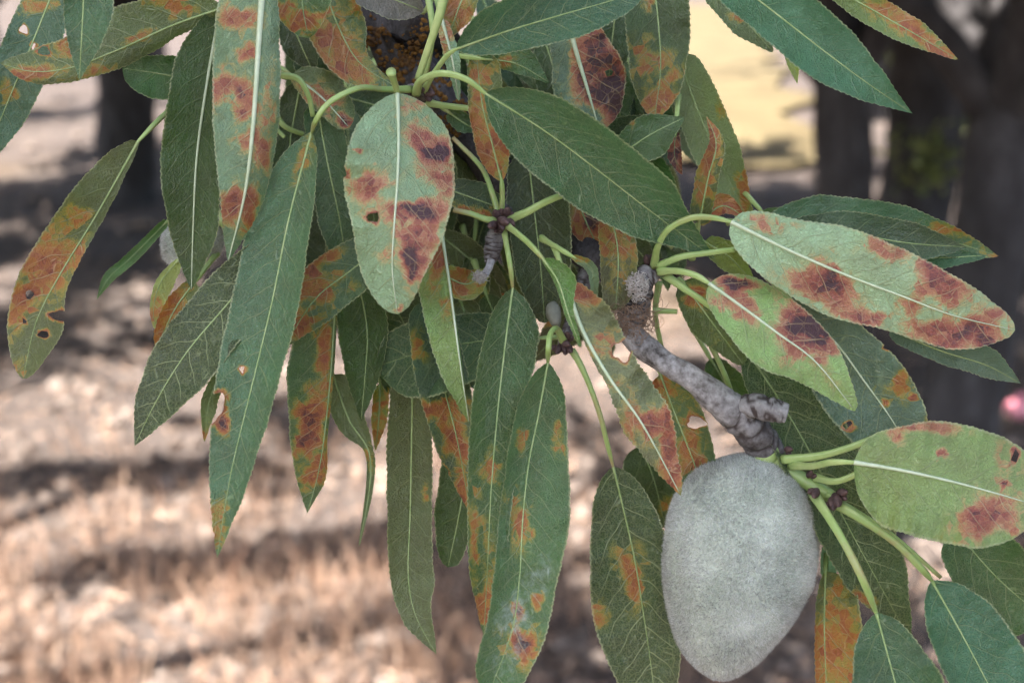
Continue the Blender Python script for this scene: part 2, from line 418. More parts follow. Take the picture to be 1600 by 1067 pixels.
SHADY = [gpatch(1265, 60, 1520, 420), gpatch(0, 255, 420, 330), gpatch(-180, 250, 330, 380), gpatch(60, 330, 330, 470), gpatch(120, 370, 400, 470), gpatch(160, 733, 480, 752), gpatch(200, 872, 560, 900), gpatch(480, 620, 620, 700), gpatch(690, 850, 760, 1000), gpatch(880, 770, 960, 850), gpatch(1060, 880, 1560, 1200), gpatch(1400, 540, 1560, 720), gpatch(1150, 230, 1500, 480)]
def shaped_gap(pos):
    g = pos - np.array(SD) * (pos[:, 2:3] / SD.z)
    x, y = g[:, 0], g[:, 1]
    k = .55 * vnoise(x * 2.6, y * 1.9, 1) + .30 * vnoise(x * 6.5, y * 5, 2) + .15 * vnoise(x * 15, y * 12, 3) - .47
    for l, sg in ((SUNNY, .42), (SHADY, -.55)):
        for (cx, cy, rx, ry) in l: k = k + sg * np.exp(-(((x - cx) / (rx * .95)) ** 2 + ((y - cy) / (ry * .95)) ** 2) ** 2)
    return k > 0
def build_tree(name, loc, label, proto=None, seed=1, rot=0, group='almond trees of the orchard row behind the branch', **k):
    root = empty(name, loc); tag(root, label, 'tree', group)
    if proto is None:
        trunk, limbs, pos = tree_parts(seed, **k); lean_ = k.get('lean', (0, 0))
        lo = np.array(loc)
        t = mesh_obj('trunk', trunk[0] + lo, trunk[1], M_trunk, root, origin=lo)
        for Q, rd in limbs[:]:
            tube('limb', Q + lo, rd, M_trunk, root, sides=7)
        pos = pos[~shaped_gap(pos + lo)]
        cs = np.array([lean_[0] * .6, lean_[1] * .6, .75]) + np.array(SD) * rng.uniform(1.5, 3.4, (46, 1)) + rng.normal(size=(46, 3)) * [.2, .2, .32]  # extra unseen clumps added towards the sun to shade the trunk
        pos = np.vstack([pos, (np.repeat(cs, 80, 0) + rng.normal(size=(46 * 80, 3)) * .13)])
        pos = pos[pos[:, 2] > 1.75] if k.get('low', 2) > 1.2 else pos
        V, F = leaf_cloud(pos + lo, 0.13, 0.06)
        c = mesh_obj('crown', V, F, M_crown, root, smooth=False, origin=lo); set_shade(c, len(pos), 4)
        tag(c, kind='stuff')
    else:
        for ch in proto.children:
            c = ch.copy(); link(c); c.parent = root
            if ch.name.startswith('crown'): c['kind'] = 'stuff'
        root.rotation_euler[2] = rot
    return root
gp = ground_at(1458, 850)
tR2 = build_tree('almond_tree', (gp[0], gp[1], 0), 'dark almond trunk leaning over the shaded ground behind the fuzzy fruit', seed=11, r0=0.105, lean=(0.12, 0.10), low=1.75)
gp = ground_at(1296, 640)
tR1 = build_tree('almond_tree', (gp[0], gp[1], 0), 'straight grey almond trunk beside the bleached sunny alley', seed=23, r0=0.108, lean=(-0.02, 0.05), low=1.75)
gp = ground_at(1404, 470)
build_tree('almond_tree', (gp[0], gp[1], 0), 'almond trunk added to darken the gap between the grey trunk and the leaning trunk', seed=29, r0=0.185, lean=(0.05, 0.0), low=1.8)  # extra trunk added to close the bright gap between its neighbours
gp = ground_at(196, 318)
tL = build_tree('almond_tree', (gp[0], gp[1], 0), 'black silhouetted almond trunk beyond the pale dappled ground', seed=37, r0=0.185, lean=(0.1, 0.0), low=1.9)
def more(x, y, proto, rot, label):  # further orchard trees, mostly out of view, put in to shade the ground
    return build_tree('almond_tree', (x, y, 0), label, seed=int(100 + x * 37 + y * 11) % 9973, r0=.13, low=1.8, lean=(.05 * math.sin(rot), .05 * math.cos(rot)))
more(-6.4, 6.2, tL, 1.9, 'almond tree shading the ground at the far end of the row')
more(0.6, 9.6, tL, 4.0, 'almond tree standing past the shaded ground')
more(5.4, 7.4, tR1, 2.2, 'almond tree beyond the yellow green shrubs')
more(-0.75, 7.2, tR1, 0.9, 'almond tree hidden behind the drooping leaves')
more(-2.9, 5.2, tR2, 2.6, 'unseen almond tree added to shade the straw covered ground')
more(2.75, 4.9, tR2, 4.4, 'unseen almond tree added to shade the ground under the fruit')
more(-3.6, 12.0, tL, 0.6, 'almond tree in the second row past the silhouetted trunk')
more(5.9, 12.6, tL, 3.0, 'almond tree in the second row behind the dark shrubs')
for fx, lb in zip((-9.5, -5.6, -1.8, 2.0, 6.2, 10.2), ['almond tree ending the far row in the open', 'thick almond tree of the far row', 'far row almond tree behind the drooping leaves', 'far row almond tree beside the bleached alley', 'far row almond tree behind the dark trunks', 'far row almond tree beyond the pale shrub']):
    build_tree('almond_tree', (fx, 21 + .5 * math.sin(fx), 0), lb, seed=int(500 + fx * 7), r0=.16, low=.75, n_clump=120, group='far row of almond trees')
for fx, fy, lb in ((-1.6, 15.2, 'almond tree behind the second row with low hanging foliage'), (4.3, 15.6, 'low branching almond tree seen between the dark trunks'), (-6.0, 15.5, 'almond tree far behind the silhouetted trunk'), (7.6, 16.0, 'almond tree past the sunlit shrubs in the back row')):
    build_tree('almond_tree', (fx, fy, 0), lb, seed=int(900 + fx * 7), r0=.17, low=.85, n_clump=260)  # back row added to shade the far ground and darken the backdrop
more(3.2, 10.9, tL, 1.1, 'almond tree hidden behind the middle dark trunk, added to shade the ground')
more(5.3, 9.8, tL, 2.1, 'unseen almond tree past the leaning trunk, added to shade the ground')
more(-2.9, 1.7, tL, 1.3, 'unseen almond tree beside the near one, added to shade the ground')
more(3.2, 1.6, tL, 2.3, 'unseen almond tree across from the near branch, added to shade the ground')
more(-4.3, 6.9, tL, 1.7, 'unseen almond tree added to shade the dark band of ground by the silhouetted trunk')
more(-8.0, 11.0, tR1, 5.0, 'almond tree at the edge of the second row')

# ------------------------------------------------------------------ foreground tree
tree = empty('almond_tree', (-0.9, 0.62, 0))
tag(tree, 'near almond branch with rust spotted drooping leaves and a grey spur twig', 'tree')
TW = np.array((-0.9, 0.62, 0))
def build_near_tree():
    P, _ = cr([(-0.9, .62, -0.12), (-0.9, .62, 0.02), (-0.88, .64, .6), (-0.9, .62, 1.15), (-0.93, .66, 1.6)], 26)
    tube('trunk', P, np.interp(np.linspace(0, 1, 26), [0, .1, .3, 1], [.19, .15, .12, .10]), M_trunk, tree, sides=18, rough=0.12, freq=7)
    fork = np.array((-0.92, .64, 1.45))
    tips = []
    for e in [(-0.1, 1.0, 3.0), (-1.6, 1.2, 3.2), (-0.3, 1.9, 2.9), (-1.2, 0.0, 3.0), (0.7, 1.3, 2.7)]:
        e = np.array(e); m = (fork + e) / 2 + [0, 0, 0.25]
        Q, _ = cr([fork, fork + (m - fork) * .35 + [0, 0, .08], m, e], 18)
        tube('limb', Q, np.linspace(0.06, 0.01, 18), M_trunk, tree, sides=9)
        tips += [Q[i] for i in range(7, 18)]
        for j in range(4):
            s = Q[7 + 3 * j]; e2 = s + rng.normal(size=3) * [.35, .35, .22]
            Q2, _ = cr([s, (s + e2) / 2 + [0, 0, .05], e2], 8)
            tube('limb', Q2, np.linspace(0.014, 0.004, 8), M_trunk, tree, sides=6); tips += [Q2[i] for i in range(2, 8)]
    tips = np.array(tips)
    cl = tips[rng.integers(0, len(tips), 110)] + rng.normal(size=(110, 3)) * [.26, .26, .2]
    # unseen leaf clumps added to keep the sun off the near branch
    k = 190; r3 = np.random.default_rng(21)
    up = np.array([0.01, 0.26, 1.47]) + np.array(SD) * r3.uniform(1.4, 3.0, (k, 1)) + r3.normal(size=(k, 3)) * .21
    cl = cl[np.linalg.norm(cl - [0, .3, 1.5], axis=1) > 1.25]
    cl = cl[(cl[:, 2] > 1.80) & (cl[:, 1] > 0.12)]; sh = np.array([1.25, 2.95, 0]) + np.array(SD) * r3.uniform(2.5, 3.7, (90, 1)) + r3.normal(size=(90, 3)) * [.36, .24, .1]  # sh: unseen clumps added to shade the ground at lower right
    Q, _ = cr([fork, (-.55, .9, 2.3), np.mean(sh, 0) + [-.2, 0, -.1], np.mean(sh, 0) + [.3, .15, .2]], 18)
    tube('limb', Q, np.linspace(0.05, 0.01, 18), M_trunk, tree, sides=9)  # limb added out of view to carry the ground-shading clumps
    cl = np.vstack([cl, up, sh])
    Q, _ = cr([fork, fork + [.1, -.5, .7], np.mean(up, 0) + [-.2, 0, -.2], np.mean(up, 0) + [.15, -.1, .3]], 18)
    tube('limb', Q, np.linspace(0.05, 0.01, 18), M_trunk, tree, sides=9)  # limb added out of view to carry the sun-blocking clumps
    pos = np.repeat(cl, 45, 0) + rng.normal(size=(len(cl) * 45, 3)) * .075
    pos = pos[pos[:, 2] > 1.70]
    V, F = leaf_cloud(pos, 0.08, 0.025)
    c = mesh_obj('crown', V, F, M_crown, tree, smooth=False, origin=TW); set_shade(c, len(pos), 4); tag(c, kind='stuff')
build_near_tree()

def px_path(pts, n):
    """pts: (px, py, z mm) -> n world points along a smooth curve"""
    W = unp([p[0] for p in pts], [p[1] for p in pts], mm([p[2] for p in pts]))
    return cr(W, n)[0]
K = 0.00012     # metres per photo pixel on the leaf plane
def px_tube(name, pts, r_px, mat, parent, n=24, **k):
    Q = px_path(pts, n)
    rr = np.interp(np.linspace(0, 1, n), np.linspace(0, 1, len(r_px)), r_px) * K
    return tube(name, Q, rr, mat, parent, **k)

# main limb with lichen: from the trunk into the picture
def build_limb():
    inn = unp([575, 612, 668, 735, 800, 880, 955, 1000], [-40, 70, 140, 215, 300, 370, 420, 470], mm([44, 42, 38, 34, 32, 28, 22, 16]))
    P = np.vstack([[(-0.92, .64, 1.40), (-0.55, .56, 1.74), (-0.2, .40, 1.69)], inn])
    Q, par = cr(P, 150)
    rad = pchip(par, np.array([.05, .03, .014, .0088, .0078, .0060, .0044, .0040, .0036, .0033, .0030]), np.linspace(0, 1, 150))
    tube('limb', Q, rad, M_limb, tree, sides=22, rough=0.16, freq=140)
    # crusts of orange lichen on the visible stretch
    V = []; F = []
    vis = [i for i in range(150) if np.linalg.norm(Q[i] - inn[1]) < .028]
    for _ in range(1000):
        i = random.choice(vis); T = Q[min(i + 1, 149)] - Q[i]; T /= np.linalg.norm(T)
        c = rng.normal(size=3) * .6 + (CAMN - Q[i]) / np.linalg.norm(CAMN - Q[i]); c -= T * c.dot(T); c /= np.linalg.norm(c)
        p = Q[i] + c * rad[i] * 1.0 + T * rng.normal() * .002
        e = np.cross(T, c); r = rng.uniform(.0002, .0007); b = len(V)
        V.append(p + c * .0003)
        for j in range(8):
            a = j * math.pi / 4; rr = r * rng.uniform(.7, 1.25)
            V.append(p + (T * math.cos(a) + e * math.sin(a)) * rr * .6 + c * .0004 * rng.uniform(.2, 1.6))
        for j in range(8):
            a = j * math.pi / 4; rr = r * rng.uniform(.8, 1.3)
            V.append(p + (T * math.cos(a) + e * math.sin(a)) * rr - c * .0006)
        for j in range(8):
            k = (j + 1) % 8
            F.append([b, b + 1 + j, b + 1 + k]); F.append([b + 1 + j, b + 9 + j, b + 9 + k, b + 1 + k])
    tag(mesh_obj('lichen', V, F, M_lichen, tree, origin=Q[vis[0]]), 'orange and olive crusts of lichen on the dark limb', kind='stuff')
build_limb()

def ringed(name, pts, r_px, n, ring_amp, ring_n, crease=0.6, sides=20, rough=.06, freq=420, seed=0, label=None):
    Q = px_path(pts, n)
    rr = pchip(np.linspace(0, 1, len(r_px)), np.array(r_px, float), np.linspace(0, 1, n)) * K
    t = np.linspace(0, 1, n); r2 = np.random.default_rng(seed)
    rings = np.ones((n, sides)); cz = np.zeros((n, sides)); a = np.linspace(0, 2 * math.pi, sides, endpoint=False)
    amp = np.interp(t, np.linspace(0, 1, len(ring_amp)), ring_amp)
    for j in range(sides):
        sw = np.array([mnoise.noise((x * ring_n * 1.15 + .5 * math.sin(a[j] + seed), .75 * math.cos(a[j]), .75 * math.sin(a[j]) + seed * 3.1)) for x in t])
        sw = np.clip(np.abs(sw) * 2.6, 0, 1)
        rings[:, j] += amp * 1.5 * (sw ** 0.7 - .6)
        cz[:, j] = np.clip(np.clip((.42 - sw) * 3, 0, 1) * np.clip(amp * 9, 0, 1) * .9 + np.clip(amp * 4, 0, .58), 0, 1)
    V, F = tube_geo(Q, rr, sides=sides, rough=rough, freq=freq, rings=rings)
    o = mesh_obj(name, V, F, M_twig, tree, origin=Q[0])
    at = o.data.attributes.new('crease', 'FLOAT', 'POINT')
    at.data.foreach_set('value', np.r_[cz.ravel(), 0.5, 0.5].astype(np.float32))
    if label: o['label'] = label
    return o
ringed('twig', [(975, 505, 15), (1000, 536, 13), (1040, 566, 11), (1085, 594, 10), (1120, 622, 10), (1150, 646, 11), (1178, 676, 13), (1203, 712, 16), (1222, 738, 19)],
       [20, 22, 19, 21, 25, 29, 29, 26, 16], 170, [.02, .0, .0, .0, .03, .10, .16, .16, .1], 17, sides=26, rough=.07, freq=260, label='silvery grey fruiting twig with dark wrinkled rings near the fruit')
ringed('spur_stump', [(1148, 636, 11), (1180, 634, 8), (1206, 640, 7), (1228, 646, 7)], [15, 20, 20, 16], 70, [.08, .12, .12, .06], 7, seed=4, label='short ringed stump with a flat broken end')
ringed('spur', [(1022, 424, 14), (1005, 436, 13), (996, 455, 13), (992, 480, 14), (982, 512, 16)], [15, 22, 24, 25, 22], 80, [.12, .14, .12, .08, .1], 11, seed=9, rough=.14)
ringed('spur', [(784, 345, 14), (774, 372, 14), (768, 398, 14), (764, 412, 14)], [12, 15, 14, 8], 60, [.14, .16, .16, .1], 9, seed=12, rough=.1)
ringed('spur', [(768, 404, 14), (764, 418, 12), (757, 430, 11)], [7, 6, 7], 24, [.03, .03, .03], 2, seed=3)
ringed('spur', [(920, 418, 26), (900, 480, 20), (886, 520, 16), (880, 538, 13)], [16, 12, 10, 9], 50, [.12, .14, .14, .1], 10, seed=6, rough=.1)
ringed('spur', [(690, 175, 36), (672, 158, 28), (655, 146, 20), (642, 140, 15)], [15, 13, 11, 9], 50, [.14, .16, .16, .1], 8, seed=8, rough=.1)
ringed('spur', [(800, 300, 32), (792, 325, 22), (784, 343, 14)], [14, 12, 10], 30, [.14, .16, .1], 6, seed=18, rough=.1)
px_tube('green_shoot', [(1205, 712, 14), (1235, 738, 14), (1268, 757, 13), (1300, 776, 11)], [15, 14, 13, 11], M_pet, tree, n=20, sides=12, rough=.08, freq=500)

def wool(cx, cy, z, rx, ry, n, ln, name, mat, seed, curl=1.0, wpx=.45):
    r = np.random.default_rng(seed); V = []; F = []
    for _ in range(n):
        a = r.uniform(0, 2 * math.pi); q = math.sqrt(r.random())
        p = unp(cx + rx * q * math.cos(a), cy + ry * q * math.sin(a), mm(z - 2.4 * math.sqrt(1 - q * q * .9)))
        pts = [p]; d = r.normal(size=3); d /= np.linalg.norm(d); c = r.normal(size=3) * curl
        for k in range(6):
            d = d + np.cross(c, d) * .45; d /= np.linalg.norm(d); pts.append(pts[-1] + d * ln * K / 6)
        v, f = tube_geo(np.array(pts), np.linspace(1, .5, 7) * wpx * K, sides=4)
        b = len(V); V += v.tolist(); F += [[i + b for i in q_] for q_ in f]
    o = mesh_obj(name, V, F, mat, tree, origin=V[0]); tag(o, kind='stuff'); return o
wool(996, 448, 10.6, 17, 22, 300, 11, 'wool', M_wool, 1, 1.6, .8)
wool(750, 433, 11.5, 9, 7, 200, 11, 'wool', M_wool, 2, 1.8, .8)
wool(990, 500, 12, 36, 22, 150, 50, 'bark_fibre', M_fibre, 3, 1.5, .55)

def bud(x, y, z, r_px, ang, n=1, el=2.1):
    """a pointed bud with overlapping scales"""
    c = unp(x, y, mm(z)); d = unp(x + math.cos(ang) * 10, y + math.sin(ang) * 10, mm(z - 2)) - c; d /= np.linalg.norm(d)
    t = np.linspace(0, 1, 16); P = c + np.outer(t - .35, d) * r_px * K * 2 * el
    prof = np.sin(np.pi * np.clip(t * .93 + .05, 0, 1)) ** .8 * (1 - .22 * ((t * 5) % 1))
    tube('bud', P, prof * r_px * K + 1e-6, M_bud, tree, sides=9, rough=.12, freq=800)
for (x, y, z, r, a) in [(777, 338, 12, 8, -2), (790, 334, 12, 8, -1), (784, 345, 10, 9, .4), (772, 350, 11, 8, 2.6), (795, 347, 11, 8, .5), (783, 356, 12, 7, 1.5),
                        (880, 536, 11, 8, .3), (873, 544, 11, 7, 2), (888, 543, 11, 7, 1), (884, 527, 12, 7, -1),
                        (1030, 414, 13, 9, -.6), (1014, 410, 14, 9, -2), (1040, 424, 13, 8, .1), (1052, 428, 14, 7, .2),
                        (1275, 768, 9, 8, 2.0), (1306, 778, 9, 10, 1.2), (1313, 770, 9, 8, -.2), (1302, 786, 9, 8, 1.6), (1230, 702, 13, 6, 0), (1264, 742, 12, 6, -1),
                        (650, 140, 14, 8, -1), (660, 132, 15, 8, -.6), (668, 145, 16, 9, .2), (638, 146, 14, 7, 2.5)]:
    bud(x, y, z - 1, r * .95, a)
    bud(x + 5 * math.cos(a + 1.3), y + 5 * math.sin(a + 1.3), z - .5, r * .8, a + .9)
px_tube('fruitlet', [(866, 472, 18), (864, 480, 17), (865, 490, 16), (868, 502, 16), (872, 512, 17)], [3, 12, 13, 10, 3], simple('fruitlet_skin', (.16, .165, .13), (.24, .24, .2), 500), tree, n=22, sides=12)

# ------------------------------------------------------------------ leaves
DG = (0.060, 0.105, 0.030); MG = (0.090, 0.168, 0.058); BG = (0.072, 0.155, 0.078); PG = (0.290, 0.440, 0.250)
YG = (0.270, 0.345, 0.100); GG = (0.165, 0.215, 0.085); DB = (0.065, 0.115, 0.055); BR = (0.20, 0.13, 0.05); OL = (0.115, 0.15, 0.05)
LEAF_N = [0]
def leaf(mid, A, B, z, col, f=None, les=(), holes=(), pet=None, vein=.6, pale=0.0, label=None, rib=1.0, res=(), tip=.58, serr=1.0, auto=True, wave=1.0, pr=5.5, twist=1.0, curl=.7, base=.5):
    LEAF_N[0] += 1; idx = LEAF_N[0]
    r = np.random.default_rng(idx * 17 + 3)
    mid = np.array(mid, float); A = np.array(A, float); B = np.array(B, float)
    if f is None: f = (.62, .62) if pale < .5 else (-.2, -.2)
    L0 = np.sum(np.linalg.norm(np.diff(mid, axis=0), axis=1))
    n = int(max(24, L0 / 3.2)); NC = 11
    C, par = cr(mid, n); t = np.linspace(0, 1, n)
    T = np.gradient(C, axis=0); T /= np.linalg.norm(T, axis=1)[:, None]
    N = np.stack([T[:, 1], -T[:, 0]], 1)
    def prof(Wd):
        x = list(par); y = list(Wd)
        x.insert(1, par[0] + (par[1] - par[0]) * .28); y.insert(1, y[0] + (y[1] - y[0]) * base)
        k = len(x) - 1
        x.insert(k, par[-2] + (par[-1] - par[-2]) * .65); y.insert(k, y[k - 1] + (y[k] - y[k - 1]) * tip)
        o_ = np.maximum(pchip(np.array(x), np.array(y), t), 0)
        lt = max(.02, min(.2, .9 * max(A[-1], B[-1]) / L0)); q_ = np.clip((t - (1 - lt)) / lt, 0, 1)
        lb = max(.012, min(.15, .7 * max(A[0], B[0]) / L0)); p_ = np.clip((lb - t) / lb, 0, 1)
        return o_ * np.sqrt(1 - q_ ** 2) * np.sqrt(1 - p_ ** 2)
    wa, wb = prof(A), prof(B)
    arc = t * L0
    # saw-toothed margin
    per = 8.5 * r.uniform(.9, 1.15)
    saw = ((arc / per + r.random()) % 1.0)
    def serrate(wd, ph):
        sw = (((arc + r.normal() * 2) / per + ph + .25 * np.sin(arc / 37.0 + ph * 9)) % 1.0)
        lo = 1.1 * np.array([mnoise.noise((a_ / 34.0, idx, ph * 20)) for a_ in arc])
        return np.maximum(wd + serr * ((sw - .5) * 2.3 + lo * 1.6) * np.clip(wd / 14, 0, 1), 0)
    wa, wb = serrate(wa, r.random()), serrate(wb, r.random())
    # depth
    z = np.atleast_1d(np.array(z, float))
    if len(z) == 1: z = np.array([z[0] + 1, z[0], z[0] + 1.5])
    if len(z) == 2: z = np.array([z[0], z.mean() - .6, z[1]])
    zc = pchip(np.linspace(0, 1, len(z)), z, t)
    bow = r.uniform(-1, 1) * .08 * L0 * K * 1000; zc = zc + bow * np.sin(np.pi * t) + curl * .12 * L0 * K * 1000 * np.clip(t - .6, 0, 1) ** 2 * 6
    tw = twist * .62 * np.sin(np.pi * (t * r.uniform(.7, 1.5) + r.random() * 2))
    sg = np.r_[-1, -.965, np.linspace(-.86, 0, NC - 2)]; sg = np.r_[sg, -sg[:-1][::-1]]
    m = len(sg)
    PX = np.zeros((n, m)); PY = np.zeros((n, m)); PZ = np.zeros((n, m)); LAT = np.zeros((n, m))
    ph = r.random() * 6; lam = L0 / r.uniform(2.2, 3.4)
    for j, s in enumerate(sg):
        wd = wa if s > 0 else wb; ff = f[0] if s > 0 else f[1]; q = abs(s)
        off = wd * q * (1 if s > 0 else -1)
        PX[:, j] = C[:, 0] + N[:, 0] * off; PY[:, j] = C[:, 1] + N[:, 1] * off
        # folded along the rib, cupped a little, margin undulating
        bend = q * .8 + .35 * q * q - .15 * np.sin(q * 3.14)
        und = wave * .12 * wd * np.sin(arc / lam * 6.28 + ph + (1.3 if s > 0 else 0)) * q * q * 1.4 + wave * .035 * wd * np.sin(arc / lam * 23 + ph * 2 + s * 2) * q
        PZ[:, j] = zc - (ff * wd * bend + und + tw * wd * s) * K * 1000
        LAT[:, j] = s * np.hypot(wd, ff * wd) * K * 1000
    W = unp(PX, PY, mm(PZ))
    ii, jj = np.meshgrid(np.arange(n - 1), np.arange(m - 1), indexing='ij')
    F = np.stack([ii * m + jj, ii * m + jj + 1, (ii + 1) * m + jj + 1, (ii + 1) * m + jj], -1).reshape(-1, 4)
    px = PX.ravel(); py = PY.ravel(); V = W.reshape(-1, 3)
    lsn = np.zeros(n * m)
    def blob(acc, e):
        x, y, rx, ry, st = e[:5]
        an = e[5] if len(e) > 5 else 0
        dx, dy = px - x, py - y
        u = (dx * math.cos(an) + dy * math.sin(an)) / rx; v = (-dx * math.sin(an) + dy * math.cos(an)) / ry
        rr = np.hypot(u, v)
        wob = np.array(1 + .22 * np.sin(2 * np.arctan2(v, u) + x) + .16 * np.sin(3 * np.arctan2(v, u) + y * .7) + .10 * np.sin(5 * np.arctan2(v, u) + x * .3))
        g = np.clip((1.85 - rr / wob) / 1.5, 0, 1); g = g * g * (3 - 2 * g)
        h2 = np.clip((2.7 - rr / wob) / 1.9, 0, 1); h2 = h2 * h2 * (3 - 2 * h2) * (.25 if st >= .45 else 0)
        v_ = np.maximum(st * g, h2)
        return np.maximum(acc, v_) + .25 * np.minimum(acc, v_)
    for e in les: lsn = blob(lsn, e)
    # scattered small flecks of rust
    rs = np.zeros(n * m)
    for e in res: rs = blob(rs, e)
    # eaten holes: faces wholly inside go, the rim is pulled onto the outline
    if holes:
        kill = np.zeros(n * m, bool)
        for h in holes:
            x, y, rx, ry = h[0], h[1], h[2] * .88, h[3] * .88
            an = np.arctan2((py - y) / ry, (px - x) / rx); wob = 1 + .16 * np.sin(3 * an + x) + .10 * np.sin(5 * an + y)
            rr = np.hypot((px - x) / rx, (py - y) / ry) / wob
            kill |= rr < 1
            halo = np.clip((1.55 - rr) / .5, 0, 1) * (rr >= 1)
            lsn = np.maximum(lsn, .62 * halo)
            ins = (rr < 1)
            if ins.any():
                sc = 1 / np.maximum(rr[ins], .05)
                nx = x + (px[ins] - x) * sc; ny_ = y + (py[ins] - y) * sc
                zz = PZ.ravel()[ins]
                V[ins] = unp(nx, ny_, mm(zz)); lsn[ins] = .7
        F = F[~kill[F].all(1)]
    used = np.unique(F); remap = np.full(n * m, -1); remap[used] = np.arange(len(used)); F = remap[F]
    # degenerate quads at pinched ends are harmless
    o = mesh_obj('leaf', V[used], F, M_leaf, tree, origin=W[0, m // 2])
    me = o.data
    def fa(nm, val):
        a = me.attributes.new(nm, 'FLOAT', 'POINT'); a.data.foreach_set('value', np.ascontiguousarray(val[used], dtype=np.float32))
    one = np.ones(n * m)
    fa('lesion', lsn); fa('residue', rs); fa('veining', one * vein); fa('pale', one * pale); fa('side', np.tile(sg, (n, 1)).ravel())
    uvv = np.stack([np.repeat(arc * K * 1000, m) + idx * 61.0, LAT.ravel(), np.zeros(n * m)], 1)[used]
    a = me.attributes.new('veinuv', 'FLOAT_VECTOR', 'POINT'); a.data.foreach_set('vector', uvv.astype(np.float32).ravel())
    hv = 1 + .14 * r.normal(); cc = np.array(col) * hv * (1 + .05 * r.normal(size=3))
    a = me.attributes.new('tint', 'FLOAT_COLOR', 'POINT'); a.data.foreach_set('color', np.tile(np.r_[cc, 1], (len(used), 1)).astype(np.float32).ravel())
    if label: o['label'] = label
    # raised midrib, cut where the blade is eaten away
    if rib > 0:
        off = -.10 if pale >= .5 else -.04
        zr = zc + off
        keep = np.ones(n, bool)
        for h in holes:
            keep &= np.hypot((C[:, 0] - h[0]) / h[2], (C[:, 1] - h[1]) / h[3]) > 1
        e = n - 1
        while e > 2 and not keep[e]: e -= 1
        zr = zc + off
        Q = unp(C[:e:2, 0], C[:e:2, 1], mm(zr[:e:2])); tt = t[:e:2]
        if len(Q) > 3:
            rr = .86 * rib * (np.interp(tt, [0, .15, .6, 1], [4.2, 3.1, 1.9, .6]) if pale >= .5 else np.interp(tt, [0, .15, .6, 1], [3.0, 2.0, 1.3, .5])) * K
            tube('midrib', Q, rr, M_rib_pale if (pale >= .5 or rib > 1.2) else M_rib, o, sides=6)
    # leaf stalk
    t0 = T[0]
    if pet is None and auto:
        e = mid[0] - t0 * 55
        pet = [(e[0], e[1], z[0] + 7), (mid[0][0] - t0[0] * 25, mid[0][1] - t0[1] * 25, z[0] + 2)]
    if pet:
        pts = [tuple(p) for p in pet] + [(mid[0][0], mid[0][1], z[0]), (mid[0][0] + t0[0] * 9, mid[0][1] + t0[1] * 9, zc[min(3, n - 1)] - .05)]
        # one straight groove runs along the stalk: flattened on its upper side
        pr = pr * .88
        px_tube('petiole', pts, [pr * 1.3, pr * .92, pr * .85, pr * .82, pr * .35] if len(pts) < 6 else [pr * 1.35, pr * 1.05] + [pr * .9] * (len(pts) - 4) + [pr * .82, pr * .35], M_pet, o, n=26, sides=14, rough=.05, freq=700, groove=.32)
    return o

# --- centre
leaf([(621, 145), (623, 214), (621, 283), (616, 352), (613, 421), (621, 491)], [8, 79, 90, 81, 55, 8], [6, 74, 85, 68, 50, 10], (-2, -8, -12), PG, pale=1, vein=.8, tip=.5,
     les=[(575, 292, 26, 24, .72), (672, 230, 40, 24, .7, .4), (682, 240, 22, 12, 1.1, .2), (692, 283, 22, 18, .62), (655, 330, 40, 20, .75), (650, 328, 24, 9, 1.05, .4), (652, 382, 36, 36, .74), (640, 402, 14, 18, 1.0), (645, 425, 10, 12, .9), (645, 160, 26, 12, .45, .5), (600, 400, 14, 14, .4), (625, 483, 6, 6, .7)],
     holes=[(583, 340, 11, 10), (562, 236, 6, 4), (534, 268, 8, 11)], pet=[(611, 113, -8), (615, 126, -5)], pr=6.5,
     label='broad pale leaf with red brown blotches and an eaten hole')
leaf([(487, 207), (452, 340), (425, 473), (393, 606), (361, 739), (339, 872)], [3, 36, 42, 39, 31, 0], [4, 60, 64, 58, 35, 0], (2, -9, -17), BG, f=(.9, .2), vein=.65,
     les=[(476, 245, 16, 34, .3, .3), (338, 812, 16, 26, .5), (345, 660, 14, 12, .95), (352, 790, 8, 8, .25)], holes=[(380, 577, 7, 7), (330, 634, 24, 26), (323, 838, 12, 14)],
     pet=[(642, 140, 13), (600, 140, 4), (560, 138, -3), (515, 160, -5), (494, 188, -4)], label='long blue green leaf with a torn edge and notched tip')
leaf([(430, 385), (359, 471), (293, 549), (245, 625), (210, 697)], [25, 52, 55, 36, 0], [22, 50, 48, 34, 0], (5, 2, 3), DG, f=(.3, .25), vein=1.0, label='dark green leaf with a net of pale veins')
leaf([(346, 8), (325, 120), (308, 240), (302, 350), (299, 455)], [4, 20, 36, 40, 0], [5, 57, 57, 40, 0], (6, 6, 8), DG, f=(.9, .25), vein=.35, rib=1.7)
leaf([(412, -40), (405, 60), (396, 190), (383, 300), (356, 411)], [15, 32, 40, 32, 0], [60, 71, 64, 42, 0], (-2, -2, 0), (0.22, .33, .17), f=(-.85, .05), vein=.6, rib=1.9, pale=.6,
     les=[(372, 30, 22, 20, .62), (387, 80, 18, 13, .62), (342, 138, 20, 26, .7), (382, 146, 20, 18, .72), (386, 172, 18, 16, .7), (392, 215, 16, 18, .66), (362, 318, 22, 22, .7), (388, 330, 16, 28, .72), (418, 160, 14, 50, .35), (410, 240, 12, 30, .6)],
     label='narrow folded leaf with rows of pink rust blotches')
